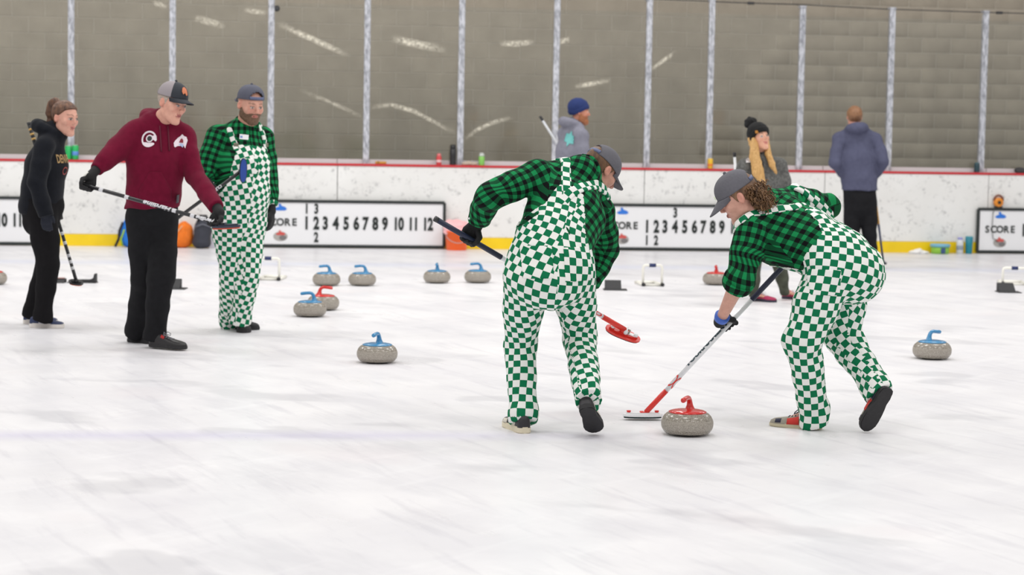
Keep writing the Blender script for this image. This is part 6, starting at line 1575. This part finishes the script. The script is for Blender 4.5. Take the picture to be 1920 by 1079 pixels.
    Ao = [(-.042, -.034), (-.036, -.040), (-.022, -.030), (.018, -.028), (.030, -.046), (.034, -.018), (.040, .010), (.030, .034), (.016, .038), (.002, .052), (-.012, .036), (-.026, .026), (-.040, .006), (-.046, -.010)]
    put('team_emblem', Ao, WH, 333, 264, .004); put('team_emblem', [(x * .55 - .004, y * .32 - .026) for x, y in Ao[3:12]], BL, 333, 264, .0055)
    put('team_emblem', [(-.016, -.006), (.012, -.008), (.012, .010), (.002, .024), (-.008, .016)], RD, 333, 264, .006)
    vv, ff = fan([(-.014, -.026), (.014, -.026), (.014, .026), (-.014, .026)]); decal(p, o, 'hem_tag', vv, ff, at(330, 374, 13.9), X, A(.1, 0, 1), A(0, 1, 0), mat('tag_grey', (70, 66, 74), .5), .009)
    M_BLT = mat('black_twill', (24, 24, 27), .85, var=.15, vscale=25, spec=.2)
    trousers(p, M_BLT, [.098, .096, .084, .078, .074, .078], {'L': at(290, 638, 14.04), 'R': at(256, 627, 14.37)}, grow=.014, top=.10, amp=.004)
    p.glove('R', M_GLV, cuff=.045); p.glove('L', M_GLV, cuff=.05)
    wl = mat('white_glove_trim', (222, 220, 214), .6)
    seg = p.hands['R']; bm = bmesh.new(); add_tube(bm, [seg[0][0] + A(0, -.028, .01), seg[0][0] + A(-.02, -.03, -.01), seg[0][1] + A(0, -.018, -.0)], .008, 8); bm_obj('glove_trim', bm, wl, p.root, True)
    for i in (1, 5, 9):
        s_ = p.hands['L'][i]; bm = bmesh.new(); add_tube(bm, [s_[0] + A(0, -.011, .002), s_[1] + A(0, -.011, 0)], .0035, 6); bm_obj('glove_trim', bm, wl, p.root, True)
    bsh = mat('black_shoe_leather', (34, 32, 34), .45); rlin = mat('red_lining', (180, 40, 40), .6)
    for S in 'LR': shoe(p, S, bsh, M_SOLE, .05, .095, .026, patches=[('red_trim', rlin, sd, .34, .44, .7, .95) for sd in (-1, 1)], laces=mat('grey_lace', (120, 120, 126), .6))
    gm = mat('grey_mesh_cap', (150, 142, 146), .85); nv = mat('charcoal_cap', (44, 48, 56), .8)
    cap, pt = cap_for(p, False, .06, panel=[nv, gm], mb=nv, length=.075, droop=.010, edge=.024, off=(0, -.008, .050))
    def onto(outl, m, a0, ph, k): 
        vv, ff = fan(outl); return link_mesh('cap_emblem', mesh_np('e', [pt(a0 + x / .09, ph + y / .09, k) for x, y in vv], ff), m, cap)
    onto([(-.024, -.02), (-.012, -.026), (.0, -.012), (.012, -.022), (.022, -.006), (.016, .018), (-.002, .028), (-.02, .016)], mat('orange_emblem', (206, 122, 84), .6), .12, .5, 1.07)
    # broom
    CB = mat('carbon_black', (36, 36, 38), .3); f = lambda px: (px - 424) / (150 - 424.0); SV = mat('silver_print', (210, 210, 214), .3)
    t, hb, c, hx, hy, hn, ax, LL = broom('black broom with white lettering, held level in front of the maroon hoodie', hd, end, A(.98, .1, .06), nrm(A(-.1, -.12, 1)),
        [(0, .985, CB, 'shaft'), (.985, 1, M_DARK, 'butt_cap')], mat('orange_red_pad', (214, 84, 56), .6), mat('dark_head_blue', (44, 50, 66), .35), L=.19, W=.07, off=.012)
    fc = A(.1, -1, .25)
    shaft_text(t, 'Hardline', hd, ax, LL * f(296), .052, SV, fc, sx=1.05, up_sign=-1, shear=.25, name='shaft_lettering', turn=0.0)
    shaft_text(t, 'Hardline', hd, ax, LL * f(385), .036, SV, fc, sx=.95, up_sign=-1, shear=.25)
    for px in (190, 238, 327, 361):
        bm = bmesh.new(); add_tube(bm, [hd + ax * (LL * f(px) - .014), hd + ax * (LL * f(px) + .014)], .0136, 16); bm_obj('shaft_band', bm, SV, t, True)
maroon_man()

# ------------------------------------------------------------------ woman with the ponytail
def ponytail_woman():
    hd, end = at(143, 527, 15.56), at(54, 231, 15.62); ax = nrm(end - hd); LL = np.linalg.norm(end - hd)
    J = dict(pel=at(78, 388, 15.3), hipR=at(78, 402, 15.2), hipL=at(80, 402, 15.4), neck=at(99, 248, 15.27), shR=at(84, 276, 15.10), shL=at(98, 274, 15.45), elR=at(68, 344, 15.0), elL=at(94, 342, 15.56),
             knR=at(91, 494, 15.18), knL=at(88, 492, 15.42), anR=at(80, 590, 15.24), anL=at(62, 582, 15.52), wrR=at(84, 398, 14.98))
    g = ground(58, 614); J['heelR'] = g; J['toeR'] = g + nrm(A(1, -.12, 0)) * .25
    g = ground(46, 607); J['heelL'] = g; J['toeL'] = g + nrm(A(1, -.05, 0)) * .25
    J = {k: np.asarray(v) for k, v in J.items()}; J['wrL'] = J['pel']
    p = Person(J, Head(at(122, 222, 15.25), (.82, -.55, -.12), (.12, -.05, 1), 1.04, .95, True), 'person with a brown ponytail in a black hoodie, standing sideways', h=.008, ground_pt=J['pel'])
    p.hands['R'] = loose_hand(p.J['wrR'], A(.15, -.0, -1), A(0, 1, 0), A(1, 0, 0), s=.9, curl=.4)
    body_to_hand(p, 'L', hd + ax * LL * .415, ax, A(-.35, -.1, 1), 1, 1, s=.92)
    p.torso(torso_from(p.J, [at(80, 352, 15.28), at(88, 308, 15.27)], [(.14, .11), (.155, .125), (.145, .115), (.16, .125), (.085, .07)], rp=A(-.25, -.97, 0)))
    p.body((226, 172, 152), (96, 70, 54), neck_r=.05, lips=(200, 124, 116), fore=.032)
    line = ([-.13, -.07, -.04, -.005, .02, .05, .08, .12], [-.09, -.085, -.05, .012, .03, .062, .078, .085])
    p.hair(HAIR_POT, region=lambda q: np.interp(q[:, 1], *line) - q[:, 2], t=.009, noise=.002, nf=90, h=.006)
    hq = p.head.out; tail = [hq((0, -.085, .085)), hq((0, -.115, .10)), hq((0, -.14, .075)), hq((.0, -.15, .02)), hq((0, -.14, -.04)), hq((0, -.125, -.09))]
    p.solid('ponytail', union(chainp(tail, [.024, .03, .034, .03, .022, .008]), .02), HAIR_POT, .004, 40, 4, h=.006)
    bm = bmesh.new(); add_tube(bm, [hq((0, -.085 + .02 * math.cos(a), .09)) + p.head.M[:, 0] * .026 * math.sin(a) for a in np.linspace(0, 2 * math.pi, 14)], .006, 8); bm_obj('hair_tie', bm, M_GLV, p.root, True)
    M_BH = mat('black_fleece', (25, 27, 33), .92, var=.12, vscale=30, spec=.12, sheen=.05)
    o, w = hoodie(p, M_BH, .026, [.074, .072, .062, .058, .052, .05], at(80, 404, 15.28), A(-.1, 0, -1), (p.J['wrL'] + nrm(p.J['elL'] - p.J['wrL']) * .03, p.J['wrR'] + A(.01, 0, -.03)), seed=31, amp=.004, jamp=.009, shr=.064)
    GO = mat('gold_print', (172, 140, 92), .6)
    vv, ff = text_tris('DENVER', .085, .002, .85); bmx = bmesh.new()
    for v in vv: bmx.verts.new((v[0], v[1], 0))
    bmx.verts.ensure_lookup_table(); [bmx.faces.new([bmx.verts[i] for i in f]) for f in ff]
    for yy in (-.02, 0, .02): bmesh.ops.bisect_plane(bmx, geom=bmx.verts[:] + bmx.edges[:] + bmx.faces[:], plane_co=(0, yy, 0), plane_no=(0, 1, 0))
    for k in range(-9, 10): bmesh.ops.bisect_plane(bmx, geom=bmx.verts[:] + bmx.edges[:] + bmx.faces[:], plane_co=(k * .018, 0, 0), plane_no=(1, 0, 0))
    bmesh.ops.triangulate(bmx, faces=bmx.faces[:]); bmx.verts.index_update(); vv = np.array([[v.co.x, v.co.y] for v in bmx.verts]); ff = np.array([[v.index for v in f.verts] for f in bmx.faces]); bmx.free()
    c0 = at(127, 299, 15.2)
    decal(p, o, 'chest_lettering', vv, ff, c0 + A(.02, .0, 0), nrm(A(-.42, .9, 0)) * -1 * -1, A(0, 0, 1), A(-.9, .42, 0), GO, .004)
    e = [(.05 * math.cos(a), .03 * math.sin(a)) for a in np.linspace(0, 2 * math.pi, 20, endpoint=False)]; vv, ff = fan(e, [(x * .8, y * .7) for x, y in e])
    decal(p, o, 'chest_emblem', vv, ff, c0 + A(.02, -.0, -.085), nrm(A(-.42, .9, 0)), A(0, 0, 1), A(-.9, .42, 0), mat('dull_red_print', (150, 60, 56), .6), .004)
    M_BP = mat('black_sweatpants', (26, 25, 27), .92, var=.1, vscale=25, spec=.12)
    trousers(p, M_BP, [.108, .102, .082, .076, .070, .076], {'L': at(60, 595, 15.53), 'R': at(80, 602, 15.24)}, grow=.022, top=.09, seed=9)
    p.glove('L', M_GLV); p.glove('R', mat('navy_sleeve_end', (26, 30, 42), .9))
    nv = mat('navy_shoe', (44, 56, 92), .6); wh = mat('white_shoe_panel', (216, 214, 220), .6); sol = mat('white_sole', (228, 222, 216), .5)
    for S in 'LR': shoe(p, S, nv, sol, .043, .082, .034, patches=[('side_panel', wh, sd, .28, .52, .05, .85) for sd in (-1, 1)], laces=wh)
    f = lambda a: a
    CB = mat('carbon_black', (36, 36, 38), .3)
    t, hb, c, hx, hy, hn, ax, LL = broom('black broom with gold bands by the shoulder, orange pad low beside the hack', hd, end, A(.95, .2, -.12), nrm(A(-.1, -.55, .8)),
        [(0, .82, CB, 'shaft'), (.82, 1, mat('black_grip', (30, 30, 32), .6), 'grip')], mat('orange_pad', (246, 110, 40), .6), mat('black_head', (34, 34, 36), .4), L=.11, W=.06, off=.02)
    for k in (.90, .93, .96): bm = bmesh.new(); add_tube(bm, [hd + ax * LL * (k - .006), hd + ax * LL * (k + .006)], .0152, 14); bm_obj('gold_band', bm, mat('gold_band', (190, 150, 80), .4), t, True)
    for k in (.08, .12, .16, .24, .30): bm = bmesh.new(); add_tube(bm, [hd + ax * LL * (k - .01), hd + ax * LL * (k + .01)], .0134, 14); bm_obj('shaft_band', bm, mat('silver_print', (210, 210, 214), .3), t, True)
ponytail_woman()

# ------------------------------------------------------------------ three people at the far side
def beanie(p, m, t=.014, line=None, h=.01, pom=None):
    line = line or ([-.13, -.06, 0, .06, .12], [-.035, -.03, .0, .035, .045])
    top = ellip(p.head.out((0, -.015, .055)), (.096 * p.head.s, .112 * p.head.s, .098 * p.head.s), p.head.M)
    def g(P):
        q = p.head.loc(P); return np.maximum(np.minimum(top[0](P), p.head.dist(q, False, False) * p.head.s - t), (np.interp(q[:, 1], *line) - q[:, 2]) * p.head.s)
    o = p.solid('beanie', (g, top[1] - .05, top[2] + .05), m, .0015, 60, 2, h=h)
    def r(P):
        q = p.head.loc(P); b = (q[:, 2] - np.interp(q[:, 1], *line)) - .025; return np.maximum(g(P) - .006, np.abs(b) - .025)
    p.solid('turned_brim', (r, top[1] - .05, top[2] + .05), m, 0, h=h, parent=o)
    if pom is not None: p.solid('pompom', ball(p.head.out(pom), .058 * p.head.s), m, .006, 60, 3, h=h, parent=o)
    return o
def navy_beanie_man():
    J = dict(pel=at(1063, 368, 21.7), hipL=at(1054, 380, 21.82), hipR=at(1072, 380, 21.58), neck=at(1075, 234, 21.7), shR=at(1090, 254, 21.55), shL=at(1058, 252, 21.86), elR=at(1094, 305, 21.5), elL=at(1068, 305, 22.0), wrR=at(1108, 345, 21.6),
             knL=at(1056, 445, 21.86), knR=at(1075, 445, 21.6), anL=at(1052, 503, 21.9), anR=at(1072, 507, 21.6))
    for S, px in (('L', 1050), ('R', 1070)): g = J['an' + S] * A(1, 1, 0); J['heel' + S] = g - A(.05, .05, 0); J['toe' + S] = J['heel' + S] + nrm(A(.8, .6, 0)) * .28
    hd, end = at(1122, 392, 22.05), at(1013, 219, 22.0); ax = nrm(end - hd); LL = np.linalg.norm(end - hd)
    J = {k: np.asarray(v) for k, v in J.items()}; J['wrL'] = J['pel']
    p = Person(J, Head(at(1086, 211, 21.7), (.95, .12, -.05), (.04, 0, 1), 1.0), 'person in a navy beanie and grey hoodie, seen from behind over the bending sweeper', h=.012, ground_pt=J['pel'])
    body_to_hand(p, 'L', hd + ax * LL * .38, ax, A(-.5, -.2, .8), 1, 1); p.hands['R'] = loose_hand(p.J['wrR'], A(.4, .2, -.9), A(-.5, .5, 0), A(.5, .5, 0))
    p.torso(torso_from(p.J, [at(1066, 330, 21.7), at(1070, 285, 21.7)], [(.15, .115), (.16, .12), (.155, .12), (.17, .115), (.095, .075)]))
    p.body((206, 142, 116), (140, 90, 60), feat=True, gloved='')
    p.solid('beard', p.head.shell(.012, beard_region, .003, 90), hair_mat('ginger_beard', (140, 84, 50), (178, 112, 72), (80, 80, 80)), 0, h=.008)
    o, w = hoodie(p, mat('grey_fleece', (126, 126, 138), .92, var=.08, vscale=25, spec=.15), .026, [.078, .074, .064, .06, .05, .048], at(1063, 378, 21.7), A(0, 0, -1), (p.J['wrL'] + (p.J['elL'] - p.J['wrL']) * .12, p.J['wrR'] + (p.J['elR'] - p.J['wrR']) * .12), seed=41)
    star = [(.07 * (1 if i % 2 == 0 else .55) * math.cos(i * math.pi / 6 + .3), .085 * (1 if i % 2 == 0 else .6) * math.sin(i * math.pi / 6 + .3)) for i in range(12)]; vv, ff = fan(star)
    decal(p, o, 'back_print', vv, ff, at(1052, 260, 21.4), nrm(A(.8, -.6, 0)), A(0, 0, 1), nrm(A(.5, .85, 0)), mat('teal_print', (104, 178, 176), .7), .006)
    trousers(p, mat('black_twill', (24, 24, 27), .85), [.095, .092, .078, .07, .062, .066], {'L': p.J['anL'] - A(0, 0, .03), 'R': p.J['anR'] - A(0, 0, .03)}, grow=.016, top=.08)
    for S in 'LR': shoe(p, S, mat('black_suede', (34, 33, 36), .75), M_SOLE, .048, .09, .025)
    beanie(p, mat('navy_knit', (28, 46, 98), .9, var=.1, vscale=60, bump=.3))
    SWH = mat('grey_shaft', (196, 198, 202), .3)
    broom('pale grey broom with a black tip, held by the person in the navy beanie', hd, end, A(.9, .2, -.3), A(-.2, -.2, 1), [(0, .96, SWH, 'shaft'), (.96, 1, M_DARK, 'grip')], M_PADK, M_RPL)
navy_beanie_man()

def pompom_woman():
    Y = 18.7
    J = dict(pel=at(1432, 425, Y), hipR=at(1420, 438, Y - .04), hipL=at(1448, 438, Y + .05), neck=at(1426, 296, Y), shR=at(1396, 312, Y - .08), shL=at(1462, 310, Y + .10), elR=at(1382, 372, Y - .02), elL=at(1474, 370, Y + .08), wrR=at(1404, 420, Y - .25), wrL=at(1462, 420, Y - .12),
             knR=at(1414, 500, Y - .03), knL=at(1462, 498, Y + .1), anR=at(1413, 551, Y), anL=at(1471, 546, Y + .2))
    g = ground(1412, 565); J['heelR'] = g + A(0, .05, 0); J['toeR'] = J['heelR'] + nrm(A(.72, -.6, 0)) * .25
    g = ground(1470, 561); J['heelL'] = g + A(0, .05, 0); J['toeL'] = J['heelL'] + nrm(A(.7, -.6, 0)) * .25
    J = {k: np.asarray(v) for k, v in J.items()}
    p = Person(J, Head(at(1424, 259, Y - .04), (.42, -.86, .18), (-.20, .12, 1), .98, .95, True), 'person with long blond hair, black pompom beanie and grey tweed jacket, looking up', h=.011, ground_pt=J['pel'])
    for S, t in (('R', 1), ('L', -1)): p.hands[S] = loose_hand(p.J['wr' + S], A(.1 * t, -.5, -.8), A(0, .5, -.5), A(t, 0, 0), s=.9)
    p.torso(torso_from(p.J, [at(1430, 385, Y), at(1428, 345, Y)], [(.14, .11), (.15, .115), (.135, .105), (.155, .115), (.08, .07)]))
    p.body((226, 172, 146), (104, 76, 58), neck_r=.05, gloved='', lips=(190, 110, 106))
    M_TW = mat('grey_tweed', (98, 98, 96), .95, var=.35, vscale=50, spec=.15)
    o, w = hoodie(p, M_TW, .026, [.072, .07, .06, .056, .05, .048], at(1432, 440, Y), A(0, 0, -1), (p.J['wrL'], p.J['wrR']), seed=51, hood=False, name='jacket', shr=.062)
    collar(p, mat('black_fabric_collar', (30, 30, 32), .9), .066, .072, .06, lean=A(.05, -.1, 1))
    bm = bmesh.new(); pts = [hit(w, 1430 + i * .8, 300 + i * 12, 16) for i in range(9)]; add_tube(bm, [q - A(0, .004, 0) for q in pts if q is not None], .005, 6); bm_obj('zip', bm, M_DARK, o, True)
    vv, ff = fan([(-.036, -.02), (.036, -.02), (.036, .02), (-.036, .02)]); decal(p, o, 'name_badge', vv, ff, at(1407, 301, Y - .2), nrm(A(.9, .4, 0)), A(0, 0, 1), A(0, 1, 0), mat('badge_white', (240, 240, 244), .4), .008)
    hl = []
    for a, b, c_, d_ in (((1413, 262), (1412, 285), (1418, 315), (1428, 342)), ((1417, 268), (1419, 290), (1426, 318), (1434, 346)), ((1410, 270), (1411, 295), (1416, 325), (1422, 338))):
        q = [at(a[0], a[1], Y - .10), at(b[0], b[1], Y - .15), at(c_[0], c_[1], Y - .20), at(d_[0], d_[1], Y - .20)]; hl += chainp(q, [.022, .026, .026, .010])
    hr = []
    for a, b, c_, d_ in (((1438, 262), (1441, 285), (1449, 308), (1456, 326)), ((1436, 268), (1439, 288), (1446, 310), (1452, 322))):
        q = [at(a[0], a[1], Y + .02), at(b[0], b[1], Y - .09), at(c_[0], c_[1], Y - .13), at(d_[0], d_[1], Y - .12)]; hr += chainp(q, [.020, .024, .022, .008])
    back = [ellip(p.head.out((0, -.03, -.01)), (.088, .085, .12), p.head.M)]; fr = p.head.out((0, .02, 0)); fw = p.head.M[:, 1]
    bk = cut(union(back, .01), fr, fw)
    p.solid('long_hair', union([bk, union(hl, .012), union(hr, .012)], .02), HAIR_BLOND, .003, 50, 2, h=.008)
    beanie(p, mat('black_knit_hat', (18, 18, 19), .95, var=.2, vscale=60, bump=.3), line=([-.13, -.06, 0, .06, .12], [-.06, -.055, -.02, .038, .05]), pom=(-.0, -.09, .155), h=.009)
    bm = bmesh.new(); add_box(bm, p.head.out((.07, .075, .05)), (.03, .012, .026), p.head.M, .003); bm_obj('hat_label', bm, mat('tan_label', (176, 116, 40), .6), p.root)
    trousers(p, mat('olive_leggings', (66, 70, 58), .85, var=.4, vscale=14), [.088, .082, .062, .058, .044, .044], {'L': p.J['anL'] - A(0, 0, .035), 'R': p.J['anR'] - A(0, 0, .035)}, grow=.016, top=.08, amp=.002, jamp=.003)
    pk = mat('pink_shoe', (176, 44, 88), .6)
    for S in 'LR': shoe(p, S, pk, mat('navy_sole', (50, 48, 66), .6), .042, .08, .026, patches=[('grey_panel', mat('grey_shoe_panel', (170, 164, 160), .6), sd, .1, .34, .3, .9) for sd in (-1, 1)], laces=M_BTN)
    broom('white broom with a black cap showing behind the shoulder of the blond person', at(1392, 532, Y + .3), at(1377, 287, Y + .3), A(1, .1, 0), A(0, 0, 1), [(0, .97, M_WSH, 'shaft'), (.97, 1, M_DARK, 'grip')], M_PADK, M_WPL)
pompom_woman()

def slate_man():
    Y = 23.5
    J = dict(pel=at(1612, 372, Y), hipL=at(1598, 384, Y), hipR=at(1628, 384, Y), neck=at(1605, 244, Y), shL=at(1574, 262, Y), shR=at(1640, 262, Y), elL=at(1566, 305, Y - .08), elR=at(1656, 304, Y - .08), wrL=at(1590, 335, Y + .2), wrR=at(1634, 335, Y + .2),
             knL=at(1598, 442, Y), knR=at(1631, 442, Y), anL=at(1596, 492, Y), anR=at(1637, 490, Y))
    for S, px in (('L', 1596), ('R', 1638)): g = J['an' + S] * A(1, 1, 0); J['heel' + S] = g - A(0, .06, 0); J['toe' + S] = J['heel' + S] + nrm(A(.12 if S == 'R' else -.1, 1, 0)) * .28
    J = {k: np.asarray(v) for k, v in J.items()}
    p = Person(J, Head(at(1602, 220, Y), (.0, 1, -.1), (0, 0, 1), 1.0), 'person in a slate blue hoodie with short ginger hair, seen from behind', h=.012, ground_pt=J['pel'])
    for S, t in (('L', 1), ('R', -1)): p.hands[S] = loose_hand(p.J['wr' + S], A(.6 * t, .5, -.3), A(0, -1, 0), A(0, 0, 1))
    p.torso(torso_from(p.J, [at(1611, 335, Y), at(1608, 296, Y)], [(.155, .115), (.168, .12), (.17, .12), (.19, .12), (.11, .08)]))
    p.body((216, 158, 136), (140, 100, 70), gloved='')
    p.hair(HAIR_GING, t=.012, h=.008)
    hoodie(p, mat('slate_fleece', (84, 86, 108), .92, var=.08, vscale=25, spec=.15), .03, [.085, .08, .07, .066, .054, .052], at(1612, 357, Y), A(0, 0, -1), (p.J['wrL'], p.J['wrR']), seed=61, shr=.075, hoodk=dict(t1=.055, back=.05))
    trousers(p, mat('black_twill', (24, 24, 27), .85), [.10, .096, .08, .07, .062, .066], {'L': p.J['anL'] - A(0, 0, .04), 'R': p.J['anR'] - A(0, 0, .04)}, grow=.016, top=.12)
    for S in 'LR': shoe(p, S, mat('black_suede', (34, 33, 36), .75), M_SOLE, .048, .09, .025)
    broom('thin broom with a yellow upper shaft beside the leg of the slate hoodie person', at(1656, 491, Y + .12), at(1638, 345, Y + .30), A(0, 1, 0), A(0, 0, 1), [(0, .48, mat('steel_blue_shaft', (60, 66, 96), .4), 'shaft'), (.48, .9, mat('yellow_shaft', (206, 150, 50), .4), 'upper_shaft'), (.9, 1, M_DARK, 'grip')], M_PADK, mat('dark_head_blue', (44, 50, 66), .35), off=.02)
slate_man()
